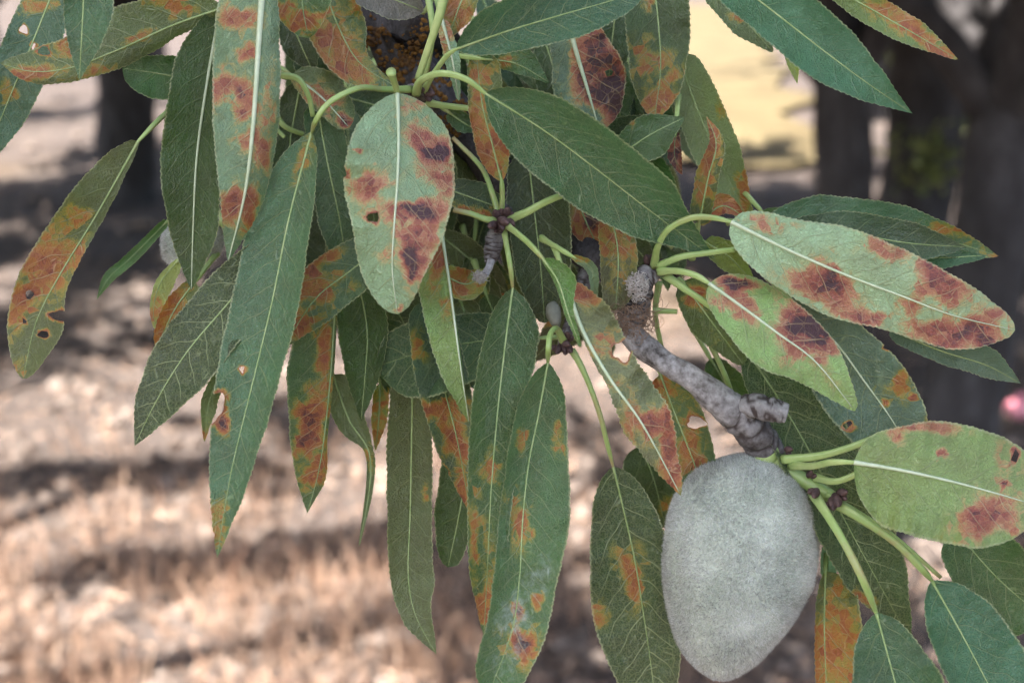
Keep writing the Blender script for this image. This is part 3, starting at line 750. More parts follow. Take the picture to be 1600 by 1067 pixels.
leaf([(216, 221), (150, 337), (92, 432), (56, 505), (36, 592)], [3, 13, 19, 44, 7], [10, 54, 58, 46, 6], (4, 3, 6), GG, f=(.9, .25), vein=.4, tip=.5,
     les=[(120, 335, 20, 16, .42), (62, 410, 40, 34, .55), (34, 470, 26, 36, .58), (92, 400, 30, 30, .42), (125, 410, 10, 30, .62), (100, 350, 40, 25, .24), (30, 570, 16, 14, .4)],
     holes=[(46, 460, 7, 9), (37, 501, 6, 5), (84, 408, 4, 7), (68, 522, 10, 7), (92, 493, 16, 9), (54, 432, 3, 4)], pet=[(300, 145, 16), (262, 175, 9), (238, 198, 5)], label='yellowing leaf with orange bands and small holes')
leaf([(132, -40), (130, 16), (127, 71), (124, 128)], [50, 47, 30, 0], [33, 31, 21, 0], (-8, -9, -7), BG, f=(.3, .4), vein=.55, tip=.66)
leaf([(350, 12), (270, 40), (190, 76), (111, 106), (50, 112), (0, 99)], [2, 20, 28, 22, 18, 0], [5, 50, 65, 48, 36, 2], (4, 1, -1), OL, f=(-.9, .3), vein=1.0,
     les=[(270, 6, 34, 14, .5), (215, 60, 26, 10, .42, -.4), (40, 114, 46, 13, .58), (100, 72, 18, 12, .6), (150, 108, 30, 10, .4, -.3)], holes=[(68, 80, 12, 8)])
leaf([(90, -30), (51, 67), (10, 165), (-25, 250)], [30, 42, 38, 12], [35, 45, 40, 10], (10, 8, 9), BG, f=(.2, .3), vein=.45, les=[(52, 12, 26, 14, .42), (12, 145, 16, 16, .36)], holes=[(37, 47, 8, 8), (53, 73, 6, 7), (9, 33, 4, 5)])
leaf([(300, 125), (245, 115), (191, 107)], [35, 40, 10], [40, 29, 10], (16, 15, 14), MG, vein=.3, tip=.4)
leaf([(262, 345), (202, 405), (170, 434), (151, 468)], [6, 10, 9, 0], [6, 9, 9, 0], (18, 14, 12), MG, f=(1.8, .6), vein=.1, rib=.5)
leaf([(280, 405), (252, 440), (240, 480), (243, 515)], [6, 20, 16, 6], [4, 8, 6, 3], (17, 16, 17), YG, f=(.7, -1.0), vein=.2, les=[(242, 485, 12, 24, .52)], rib=.5)
leaf([(305, 440), (275, 480), (256, 520), (246, 555)], [16, 22, 18, 0], [10, 18, 16, 0], (17, 15, 16), OL, vein=.3, les=[(262, 510, 40, 50, .56)])
leaf([(345, 575), (326, 630), (320, 690)], [10, 14, 0], [8, 12, 2], (6, 6, 7), GG, vein=.2, les=[(322, 680, 16, 14, .5)], rib=.5)
leaf([(524, 470), (517, 580), (508, 670), (497, 740), (480, 802)], [3, 5, 5, 13, 0], [42, 68, 57, 38, 0], (14, 11, 9), MG, f=(-1.6, .3), vein=.6,
     les=[(507, 545, 14, 44, .62), (488, 652, 26, 26, .7), (482, 682, 22, 22, .7), (494, 735, 22, 20, .64), (498, 610, 18, 30, .35), (462, 706, 8, 10, .5)], label='green leaf with rust patches along its midrib')
leaf([(605, 382), (545, 425), (490, 470), (442, 545)], [20, 40, 40, 0], [20, 45, 48, 0], (11, 8, 7), DB, f=(.3, .3), vein=.7, les=[(485, 440, 30, 42, .62), (497, 398, 24, 18, .6), (470, 505, 24, 20, .6), (540, 440, 20, 14, .25)])
leaf([(556, 420), (573, 510), (571, 580), (564, 658)], [32, 33, 24, 0], [34, 46, 33, 0], (19, 16, 15), DG, vein=.3)
leaf([(495, 160), (511, 250), (530, 340), (546, 440)], [28, 37, 35, 8], [20, 30, 34, 10], (24, 21, 19), DB, vein=.35)
leaf([(470, 130), (452, 250), (470, 380), (478, 470)], [20, 40, 40, 10], [20, 36, 36, 10], (34, 30, 28), DG, vein=.2)
leaf([(845, 528), (751, 533), (662, 550), (588, 572)], [5, 55, 70, 46], [5, 45, 52, 26], (14, 15, 14), DB, vein=.9, tip=.35, label='bluish dark leaf seen crosswise behind the drooping leaves')
leaf([(665, 470), (690, 590), (715, 690), (735, 802)], [32, 42, 32, 0], [27, 41, 36, 0], (9, 8, 9), DB, vein=.6, les=[(668, 640, 22, 18, .6), (716, 690, 24, 30, .62), (722, 770, 12, 28, .72), (650, 548, 12, 22, .45), (700, 640, 20, 20, .5)], holes=[(693, 653, 5, 6), (690, 738, 14, 10), (700, 775, 12, 22)])
leaf([(688, 350), (703, 450), (718, 560), (733, 661)], [2, 3, 3, 0], [24, 49, 37, 0], (3, 1, 1), YG, f=(-3, .35), vein=.6, rib=1.5, les=[(688, 405, 18, 34, .6), (700, 480, 10, 20, .4), (668, 380, 12, 20, .5)], label='pale green leaf folded edge on along its rib')
leaf([(801, 450), (791, 525), (778, 640), (768, 760), (762, 880), (756, 995)], [3, 52, 42, 36, 26, 0], [3, 33, 42, 38, 30, 0], (7, 1, -4), (.088, .172, .05), f=(.0, .8), vein=.7, les=[(764, 735, 14, 18, .5), (740, 830, 10, 50, .5), (756, 950, 14, 34, .55), (765, 900, 20, 60, .28)],
     pet=[(785, 348, 12), (791, 380, 8), (797, 415, 5)], label='hanging green leaf with an orange lower edge')
leaf([(856, 566), (842, 645), (826, 725), (817, 810), (812, 900), (800, 985), (765, 1080)], [3, 44, 64, 74, 60, 53, 40], [2, 36, 35, 38, 41, 42, 34], (6, -6, -14), (.09, .175, .062), f=(.0, .9), vein=.65,
     les=[(815, 690, 12, 16, .42), (872, 690, 12, 22, .36), (810, 812, 15, 30, .5), (822, 826, 12, 16, .4), (840, 938, 11, 12, .42), (818, 1010, 14, 24, .78), (818, 1010, 34, 40, .30), (810, 955, 8, 13, .95)], res=[(800, 960, 28, 50, .6), (845, 905, 30, 40, .55), (795, 1030, 40, 40, .55), (850, 870, 20, 30, .35)],
     pet=[(881, 535, 10), (870, 514, 6), (860, 522, 3), (857, 545, 1)], label='long hanging leaf with whitish residue and a red spot')
leaf([(645, 585), (643, 700), (641, 803), (638, 900), (650, 962), (682, 1022)], [30, 32, 34, 40, 26, 0], [32, 39, 36, 29, 22, 0], (17, 16, 14), (.12, .165, .06), f=(.35, .3), vein=.45, les=[(664, 770, 5, 9, .5)], rib=1.1, label='long dull green leaf with a curved tip')
leaf([(735, 690), (720, 790), (700, 886)], [25, 26, 14], [40, 40, 10], (22, 20, 20), DG, vein=.3, tip=.45)
leaf([(520, 585), (545, 655), (576, 705), (577, 765), (561, 853)], [22, 26, 8, 6, 1], [18, 22, 7, 6, 1], (20, 18, 16), GG, vein=.4, f=(.8, .8), les=[(578, 715, 8, 20, .35)])
leaf([(594, 600), (592, 655), (586, 705)], [14, 13, 0], [10, 12, 0], (24, 24, 24), YG, vein=.2, les=[(592, 650, 30, 60, .42)])
# --- upper middle
leaf([(758, 146), (850, 204), (930, 263), (1010, 325), (1118, 405)], [4, 58, 62, 58, 0], [4, 64, 68, 52, 0], (2, 3, 6), (.082, .158, .074), f=(1.2, .62), vein=.75, tip=.66, pet=[(650, 146, 13), (658, 126, 7), (690, 115, 2), (728, 124, 1)], pr=6.5, label='large glossy leaf with dark upper and pale lower half')
leaf([(713, 77), (790, 50), (880, 23), (960, 0), (1020, -22)], [3, 48, 52, 45, 0], [3, 34, 41, 30, 0], (2, -1, -1), BG, f=(1.0, .6), vein=.7, pet=[(662, 142, 14), (680, 112, 8), (698, 88, 4)])
leaf([(690, 30), (706, 90), (717, 158)], [8, 12, 2], [10, 12, 2], (12, 12, 14), PG, pale=.6, vein=.3, les=[(694, 50, 20, 24, .5)])
leaf([(784, 284), (770, 228), (753, 160), (744, 80)], [2, 27, 22, 12], [2, 26, 36, 34], (10, 9, 10), OL, vein=.6, les=[(770, 238, 44, 44, .6), (745, 180, 20, 40, .45), (750, 120, 20, 30, .4)], pet=[(783, 338, 12), (785, 312, 11)], label='orange brown leaf upright above the bud cluster')
leaf([(500, -40), (528, 40), (562, 98), (620, 137)], [45, 44, 18, 0], [45, 50, 38, 2], (20, 18, 16), MG, f=(.3, .3), vein=.5, les=[(520, 80, 60, 30, .58, .9), (565, 125, 40, 16, .56, .6), (500, 30, 30, 30, .35), (560, 10, 12, 26, .4)], auto=False)
leaf([(480, -60), (472, 0), (482, 60)], [42, 46, 6], [42, 48, 6], (10, 10, 10), MG, vein=.7, tip=.45, les=[(440, 14, 20, 14, .62), (468, 36, 26, 16, .6), (500, 24, 16, 6, .5)], holes=[(432, 9, 5, 4), (474, 22, 5, 6), (458, 8, 3, 3)], auto=False)
leaf([(448, 15), (470, 70), (492, 118)], [26, 30, 0], [24, 28, 0], (30, 28, 27), DG, vein=.2)
leaf([(455, 118), (500, 150), (546, 200)], [16, 40, 14], [6, 22, 12], (21, 20, 18), GG, pale=.6, vein=.5, les=[(500, 152, 30, 16, .62, .7), (540, 190, 16, 10, .9)], tip=.4)
leaf([(884, 20), (900, 80), (915, 130), (937, 205)], [20, 56, 66, 30], [30, 40, 52, 30], (14, 12, 13), (.13, .21, .13), pale=.6, f=(-.2, -.2), vein=.5, rib=1.9, les=[(930, 90, 34, 50, .86, .2), (955, 150, 40, 40, .98), (968, 110, 16, 40, .6), (905, 135, 10, 10, .4)], holes=[(952, 115, 7, 8)], label='dark purple brown diseased leaf half')
leaf([(1018, -50), (1028, 30), (1032, 110), (1022, 188)], [45, 51, 40, 4], [45, 52, 50, 4], (22, 20, 18), MG, vein=.3, tip=.45, les=[(1012, 92, 24, 28, .5), (1052, 118, 14, 14, .5), (1022, 168, 36, 22, .55), (1010, 5, 16, 14, .42), (1045, 150, 30, 20, .3)])
leaf([(968, -20), (957, 60), (950, 145)], [30, 34, 6], [26, 32, 6], (28, 26, 24), DB, vein=.25)
leaf([(958, 250), (1014, 212), (1069, 184)], [14, 34, 2], [12, 38, 2], (14, 12, 12), MG, vein=.35, les=[(985, 187, 6, 8, .6)])
leaf([(1056, 205), (1054, 243), (1066, 273)], [4, 12, 0], [4, 11, 2], (16, 15, 15), BR, vein=.2, les=[(1056, 240, 40, 60, .92)], rib=.4)
leaf([(1060, 85), (1085, 160), (1115, 230), (1168, 345)], [22, 40, 40, 12], [15, 32, 36, 12], (30, 28, 26), GG, vein=.25, les=[(1138, 170, 14, 24, .42), (1166, 292, 14, 36, .55)])
leaf([(1092, 350), (1106, 280), (1119, 226), (1104, 182)], [14, 20, 12, 0], [14, 18, 13, 0], (10, 8, 6), OL, f=(1.2, .5), vein=.4, les=[(1110, 225, 20, 50, .62), (1095, 300, 14, 30, .35)], label='curled reddish leaf pointing upward')
leaf([(1090, 350), (1128, 322), (1162, 338)], [6, 20, 2], [6, 14, 2], (14, 13, 13), BR, vein=.3, les=[(1130, 325, 60, 40, .66)])
leaf([(1118, -50), (1200, 12), (1285, 78), (1355, 130), (1426, 178)], [45, 58, 53, 33, 0], [32, 42, 45, 30, 0], (2, 1, 1), BG, f=(.8, .65), vein=.22, tip=.66, label='smooth blue green leaf with a folded pointed tip')
leaf([(1290, -25), (1370, 20), (1430, 54), (1497, 93)], [25, 24, 22, 0], [12, 25, 20, 2], (10, 9, 8), GG, f=(.4, .2), vein=.3, les=[(1400, 26, 50, 16, .52, .5), (1445, 62, 30, 14, .6, .5), (1480, 85, 20, 12, .62)])
leaf([(1108, -25), (1160, 28), (1208, 82)], [26, 32, 2], [20, 27, 2], (24, 22, 22), GG, vein=.2, les=[(1165, 25, 14, 10, .5)])
leaf([(1226, 70), (1238, 100), (1246, 132)], [8, 10, 0], [6, 8, 0], (22, 21, 21), YG, vein=.2, rib=.5)
leaf([(750, 92), (806, 100), (858, 129)], [12, 32, 0], [6, 14, 2], (9, 8, 9), MG, f=(.4, -.4), vein=.3, les=[(790, 95, 18, 8, .45)])
leaf([(556, -25), (612, -2), (662, 18)], [26, 30, 4], [26, 32, 4], (16, 16, 17), (.19, .17, .14), vein=.1, tip=.4, auto=False)
leaf([(738, -40), (716, 15), (700, 62)], [22, 26, 2], [22, 26, 2], (20, 18, 18), OL, vein=.4, les=[(715, 15, 30, 34, .6)], auto=False)
leaf([(700, 175), (724, 192), (748, 205)], [10, 16, 2], [10, 16, 2], (26, 26, 27), DG, vein=.2)
leaf([(825, 235), (835, 330), (845, 420), (851, 505)], [50, 56, 47, 8], [30, 42, 42, 8], (24, 21, 19), DG, vein=.4)
leaf([(700, 296), (745, 312), (810, 335)], [18, 28, 6], [18, 28, 6], (22, 22, 24), DB, vein=.4, les=[(735, 335, 40, 12, .5)])
leaf([(690, 428), (730, 444), (766, 420)], [14, 26, 2], [14, 26, 2], (20, 20, 21), YG, vein=.3, les=[(715, 440, 40, 26, .52)])
leaf([(720, 470), (735, 520), (748, 560)], [24, 26, 6], [24, 30, 6], (22, 22, 22), OL, vein=.4)
# --- right cluster
leaf([(1142, 347), (1230, 390), (1320, 429), (1410, 463), (1490, 493), (1586, 516)], [14, 51, 72, 68, 56, 9], [14, 58, 70, 58, 54, 9], (1, -2, -2), PG, pale=1, f=(-.4, .25), vein=.8, rib=1.1, tip=.5,
     les=[(1200, 352, 38, 13, .42), (1382, 386, 32, 18, .66), (1288, 447, 44, 32, .74), (1300, 440, 22, 18, .82), (1350, 497, 32, 13, .72), (1470, 440, 38, 34, .78), (1425, 480, 20, 12, .5), (1478, 525, 38, 30, .82), (1542, 500, 26, 18, .66), (1540, 532, 18, 20, .72), (1560, 515, 40, 40, .26)],
     pet=[(1022, 416, 12), (1028, 385, 6), (1045, 358, 2), (1078, 341, 0), (1112, 340, 0)], pr=6, label='broad pale leaf with many purple red blotches beside the twig')
leaf([(1108, 443), (1160, 480), (1217, 522), (1275, 566), (1336, 642)], [9, 52, 56, 43, 8], [10, 46, 60, 42, 2], (3, -4, -4), (0.26, .36, .13), pale=.9, f=(-.45, .3), vein=.7,
     les=[(1150, 443, 26, 10, 1.0), (1150, 466, 26, 30, .68), (1255, 515, 48, 32, .74, .4), (1264, 512, 30, 19, 1.12, .4), (1285, 552, 20, 16, .6), (1300, 590, 20, 20, .22)], holes=[(1338, 566, 11, 9), (1283, 527, 3, 3)],
     pet=[(1030, 424, 11), (1062, 424, 6), (1088, 431, 4)], pr=6.5, label='yellow green leaf with a dark purple lesion and a notch')
leaf([(1192, 348), (1290, 350), (1390, 360), (1480, 376), (1560, 400)], [6, 45, 43, 25, 0], [10, 30, 30, 26, 2], (16, 14, 14), (.10, .17, .09), vein=.35, les=[(1490, 358, 30, 16, .45), (1545, 395, 20, 14, .3)])
leaf([(1228, 360), (1330, 366), (1420, 380), (1509, 386)], [12, 36, 34, 0], [10, 30, 30, 2], (10, 9, 9), DB, vein=.5)
leaf([(1370, 402), (1465, 403), (1541, 399)], [12, 18, 0], [12, 17, 4], (13, 13, 12), BG, vein=.2)
leaf([(1238, 470), (1305, 535), (1350, 595), (1395, 658), (1432, 725)], [32, 48, 63, 56, 20], [30, 66, 78, 70, 20], (8, 5, 6), (.11, .18, .12), f=(.2, .3), vein=.6, rib=1.3, les=[(1405, 600, 22, 20, .48), (1462, 648, 12, 10, .5), (1381, 631, 5, 6, .8)], holes=[(1400, 593, 5, 6), (1426, 621, 6, 5), (1325, 666, 10, 9), (1388, 541, 8, 7)])
leaf([(1168, 550), (1215, 620), (1265, 705), (1315, 803), (1362, 890), (1425, 1005)], [22, 56, 72, 68, 56, 0], [12, 42, 50, 50, 48, 0], (22, 20, 19), DG, vein=1.0, les=[(1345, 935, 12, 12, .55)], label='very long dark leaf running behind the fruit')
leaf([(1334, 722), (1400, 733), (1470, 748), (1540, 766), (1630, 792)], [18, 70, 91, 88, 60], [16, 92, 97, 94, 50], (-6, -9, -9), (0.27, .39, .13), pale=.9, f=(-.4, .3), vein=.7, rib=1.15,
     les=[(1440, 664, 40, 14, .62), (1400, 678, 14, 12, .5), (1548, 808, 38, 36, .66), (1528, 812, 18, 22, .72), (1472, 709, 8, 8, .8), (1575, 730, 30, 40, .26), (1503, 803, 4, 4, .9), (1568, 758, 5, 5, .9)], holes=[(1585, 712, 7, 14), (1472, 709, 4, 5)],
     pet=[(1236, 727, 12), (1268, 728, 4), (1300, 722, -3)], pr=7, label='wide yellow green leaf with an orange brown spot')
leaf([(1369, 957), (1387, 1022), (1405, 1090), (1420, 1160)], [4, 53, 75, 50], [4, 56, 72, 50], (2, -6, -16), BG, f=(.7, .1), vein=.6, pet=[(1270, 770, 11), (1290, 800, 5), (1318, 846, 0), (1348, 905, -3)], pr=7.5)
leaf([(1456, 907), (1500, 985), (1545, 1070), (1580, 1140)], [4, 66, 76, 50], [4, 50, 56, 40], (6, 0, -8), BG, f=(.2, .6), vein=.5, pet=[(1298, 782, 10), (1345, 810, 6), (1400, 848, 3), (1440, 888, 2)], pr=7.5)
leaf([(1488, 822), (1556, 900), (1630, 965)], [48, 62, 60], [30, 62, 66], (13, 12, 12), MG, vein=.8)
leaf([(1290, 892), (1288, 980), (1292, 1090)], [38, 58, 62], [6, 15, 18], (18, 17, 16), OL, f=(.4, .8), vein=.5, les=[(1312, 1012, 44, 60, .54), (1276, 1010, 12, 60, .5), (1310, 930, 30, 20, .26)])
leaf([(1292, 850), (1292, 890), (1300, 925)], [14, 16, 0], [8, 10, 0], (20, 20, 20), PG, vein=.3)
leaf([(1390, 515), (1470, 548), (1540, 570), (1595, 599)], [25, 32, 28, 0], [14, 19, 20, 0], (12, 10, 10), (.10, .18, .11), f=(1.0, .1), vein=.2)
# --- twisted leaf in the middle and the spur leaves
leaf([(884, 438), (910, 515), (952, 590), (1005, 665), (1064, 774)], [8, 55, 52, 48, 2], [3, 5, 9, 30, 2], (3, -4, -4), (.18, .23, .10), f=(.15, -.6), vein=.7, pale=.5, rib=1.3,
     les=[(905, 458, 24, 20, .6), (940, 540, 26, 18, .48), (1020, 660, 30, 26, .7), (1048, 718, 20, 50, .74), (985, 660, 14, 40, .42), (960, 600, 30, 12, .3)], holes=[(972, 548, 17, 18), (1046, 602, 14, 14)], serr=1.8, wave=2.4, label='twisted ragged leaf with an orange top and red tip')
leaf([(848, 404), (872, 440), (888, 490), (907, 542)], [3, 27, 9, 2], [3, 6, 6, 2], (-1, -5, -6), (.11, .20, .055), f=(.7, -.6), vein=.5, pet=[(786, 348, 11), (806, 363, 5), (828, 382, 1)], pr=6)
leaf([(955, 335), (966, 400), (962, 484)], [26, 30, 14], [22, 28, 16], (14, 12, 11), (.14, .15, .07), vein=.5, tip=.3, les=[(955, 370, 40, 34, .52), (965, 440, 20, 20, .25)])
leaf([(893, 400), (924, 420), (930, 468)], [3, 9, 4], [3, 9, 4], (6, 5, 6), PG, f=(1, 1), vein=.2, rib=.3, les=[(900, 405, 14, 8, .4)])
leaf([(902, 312), (918, 352), (938, 392)], [20, 28, 4], [20, 27, 4], (24, 23, 23), BR, vein=.3, les=[(915, 350, 50, 50, .58), (925, 345, 12, 16, 1.0)])
leaf([(1066, 440), (1110, 500), (1162, 570)], [16, 42, 8], [16, 34, 6], (15, 13, 12), OL, vein=.3, les=[(1085, 465, 20, 14, .62), (1130, 540, 30, 20, .2)], pet=[(1042, 430, 14), (1054, 434, 15)])
leaf([(1032, 585), (1060, 660), (1090, 740), (1100, 795)], [14, 42, 30, 0], [12, 32, 34, 0], (20, 19, 19), MG, vein=.5, les=[(1032, 615, 14, 34, .52), (1080, 700, 22, 44, .56)], holes=[(1088, 660, 16, 11)])
leaf([(1000, 695), (1022, 750), (1040, 825)], [30, 42, 0], [30, 44, 4], (31, 32, 33), DG, vein=.4, les=[(1050, 790, 16, 20, .4)])
leaf([(958, 729), (976, 803), (992, 875), (1005, 955), (1018, 1045), (1026, 1115)], [4, 48, 58, 60, 45, 20], [4, 54, 72, 79, 60, 30], (16, 19, 22), DG, f=(.25, .25), vein=1.0, twist=.3, les=[(986, 902, 18, 30, .52), (992, 885, 30, 40, .22), (926, 960, 14, 20, .5), (945, 975, 10, 10, .26)],
     pet=[(893, 546, 12), (912, 580, 12), (935, 640, 12), (948, 690, 13)], pr=5, label='dark leaf on a long stalk with two orange spots')
leaf([(1100, 378), (1140, 402), (1180, 445)], [12, 22, 2], [12, 22, 2], (15, 15, 15), YG, vein=.2)
# filler leaves deeper in the spray
for (x0, y0, x1, y1, wd, zz, c) in [(850, 60, 880, 190, 34, 34, DG), (640, 190, 700, 330, 40, 30, DG), (1000, 130, 1050, 260, 30, 34, DB), (880, 280, 930, 400, 40, 34, DG),
                                    (600, 500, 640, 640, 40, 26, DG), (1110, 560, 1180, 700, 30, 32, DG), (1190, 330, 1260, 420, 34, 22, MG), (470, 60, 510, 170, 30, 34, DG),
                                    (690, 480, 760, 620, 34, 26, DB), (760, 460, 800, 600, 30, 26, DG)]:
    dx, dy = x1 - x0, y1 - y0
    leaf([(x0, y0), (x0 + dx * .35 + 4, y0 + dy * .35), (x0 + dx * .7 + 3, y0 + dy * .7), (x1, y1)], [8, wd, wd * .8, 0], [8, wd, wd * .8, 0], (zz, zz - 1, zz), c, vein=.3)
fr_ = np.random.default_rng(77)
for k in range(95):
    x = fr_.uniform(430, 1130); y = fr_.uniform(-60, 470)
    if x < 560 and y > 330 or (x > 1000 and y > 300) or (440 < x < 470 and y > 170): continue
    if x > 1060 and y < 260: continue
    an = fr_.normal(1.45, .42); ln = fr_.uniform(150, 260); wd = fr_.uniform(24, 40); zz = fr_.uniform(32, 95)
    ex, ey = x + math.cos(an) * ln, y + math.sin(an) * ln
    if ey > 600: continue
    if ex > 1110: continue
    bx, by = -math.sin(an) * fr_.normal() * 14, math.cos(an) * fr_.normal() * 14
    leaf([(x, y), (x + (ex - x) * .35 + bx, y + (ey - y) * .35 + by), (x + (ex - x) * .7 + bx, y + (ey - y) * .7 + by), (ex, ey)], [5, wd, wd * .8, 0], [5, wd * fr_.uniform(.5, 1), wd * .75, 0], (zz + 3, zz, zz + 3), [DG, MG, DB, OL][k % 4], vein=.4,
         les=[(x + (ex - x) * fr_.random(), y + (ey - y) * fr_.random(), 18, 26, .6)] if k % 3 == 0 else ())
for k in range(42):
    x = fr_.uniform(445, 800); y = fr_.uniform(120, 400)
    an = fr_.normal(1.5, .5); ln = fr_.uniform(120, 220); wd = fr_.uniform(22, 36); zz = fr_.uniform(28, 62)
    ex, ey = x + math.cos(an) * ln, y + math.sin(an) * ln
    if ey > 590: continue
    b1 = fr_.normal() * 12
    leaf([(x, y), (x + (ex - x) * .35 - math.sin(an) * b1, y + (ey - y) * .35 + math.cos(an) * b1), (x + (ex - x) * .7 - math.sin(an) * b1, y + (ey - y) * .7 + math.cos(an) * b1), (ex, ey)], [4, wd, wd * .75, 0], [4, wd * fr_.uniform(.5, 1), wd * .7, 0], (zz + 3, zz, zz + 3), [DG, DB, DG, OL][k % 4], vein=.4,
         les=[(x + (ex - x) * fr_.random(), y + (ey - y) * fr_.random(), 16, 26, .6)] if k % 4 == 0 else ())
for k in range(30):
    x = fr_.uniform(850, 1010); y = fr_.uniform(120, 330)
    an = fr_.normal(1.4, .5); ln = fr_.uniform(110, 190); wd = fr_.uniform(20, 34); zz = fr_.uniform(26, 58)
    ex, ey = x + math.cos(an) * ln, y + math.sin(an) * ln
    if ey > 470 or ex > 1080: continue
    b1 = fr_.normal() * 10
    leaf([(x, y), (x + (ex - x) * .35 - math.sin(an) * b1, y + (ey - y) * .35 + math.cos(an) * b1), (x + (ex - x) * .7 - math.sin(an) * b1, y + (ey - y) * .7 + math.cos(an) * b1), (ex, ey)], [4, wd, wd * .75, 0], [4, wd * fr_.uniform(.5, 1), wd * .7, 0], (zz + 3, zz, zz + 3), [DG, OL, DB, DG][k % 4], vein=.4,
         les=[(x + (ex - x) * fr_.random(), y + (ey - y) * fr_.random(), 18, 28, .62)] if k % 3 == 0 else ())
# loose leaf stalks
for pts, r in [([(697, -20, 2), (685, 30, 4), (668, 80, 8), (653, 124, 13)], 7), ([(668, -10, 12), (676, 44, 13), (672, 85, 14), (664, 120, 16)], 5),
               ([(680, -10, 20), (660, 20, 22), (640, -8, 24)], 4),
               ([(782, 344, 12), (760, 343, 9), (735, 334, 8), (708, 328, 8)], 5.5), ([(790, 345, 12), (820, 333, 9), (850, 317, 8), (880, 304, 8)], 6.5),
               ([(780, 340, 12), (770, 305, 12), (752, 262, 14), (708, 216, 18)], 4.5), ([(1028, 416, 11), (1062, 402, 8), (1100, 396, 8), (1148, 390, 8)], 5.5),
               ([(1040, 430, 12), (1068, 450, 9), (1095, 468, 8), (1122, 488, 8)], 6), ([(1030, 440, 20), (1024, 490, 22), (1034, 545, 24)], 5),
               ([(1074, 471, 18), (1117, 552, 18), (1138, 600, 19), (1150, 640, 22)], 5), ([(1020, 485, 16), (1058, 487, 15)], 5),
               ([(1222, 718, 12), (1280, 712, 8), (1330, 698, 7), (1375, 680, 8)], 6.5), ([(1272, 745, 12), (1305, 752, 7), (1345, 738, 5)], 6),
               ([(1290, 772, 10), (1340, 800, 9), (1400, 840, 9), (1470, 902, 8)], 4), ([(430, 180, 30), (448, 200, 30), (480, 212, 31)], 5),
               ([(440, 118, 12), (466, 124, 11), (482, 150, 12), (489, 182, 14)], 5), ([(425, 195, 24), (445, 215, 24)], 4),
               ([(665, 160, 24), (690, 165, 20), (735, 170, 18)], 6)]:
    px_tube('leaf_stalk', pts, [r * 1.15, r * .85, r * .78], M_pet, tree, n=22, sides=14, rough=.05, freq=700, groove=.32)

# ------------------------------------------------------------------ fruit
def fruit_material():
    s = NT('almond_hull'); tc = s.n('TexCoord').outputs['Object']
    n = s.noise(tc, 130, 4, .6); n2 = s.noise(tc, 1400, 3, .7)
    f = s.math('ADD', s.math('MULTIPLY', n, .6), s.math('MULTIPLY', n2, .4))
    c = s.ramp(f, [(.34, (.27, .31, .245)), (.52, (.42, .46, .385)), (.7, (.54, .58, .50))])
    return s.done(s.bsdf(c, .95, .05, s.bump(n2, .6, .0003), Sheen_Weight=.5, Sheen_Roughness=.4))
M_hull = fruit_material()
def fuzz_material():
    s = NT('hull_fuzz')
    c = s.ramp(s.attr('shade').outputs['Fac'], [(0, (.25, .255, .245)), (.5, (.66, .675, .65)), (1, (.88, .89, .88))])
    pb = s.bsdf(c, .8, .2); tr = s.n('BsdfTranslucent'); s.l(c, tr.inputs[0])
    mx = s.n('MixShader'); mx.inputs[0].default_value = .5; s.l(pb, mx.inputs[1]); s.l(tr.outputs[0], mx.inputs[2])
    return s.done(mx.outputs[0])
M_fuzz = fuzz_material()
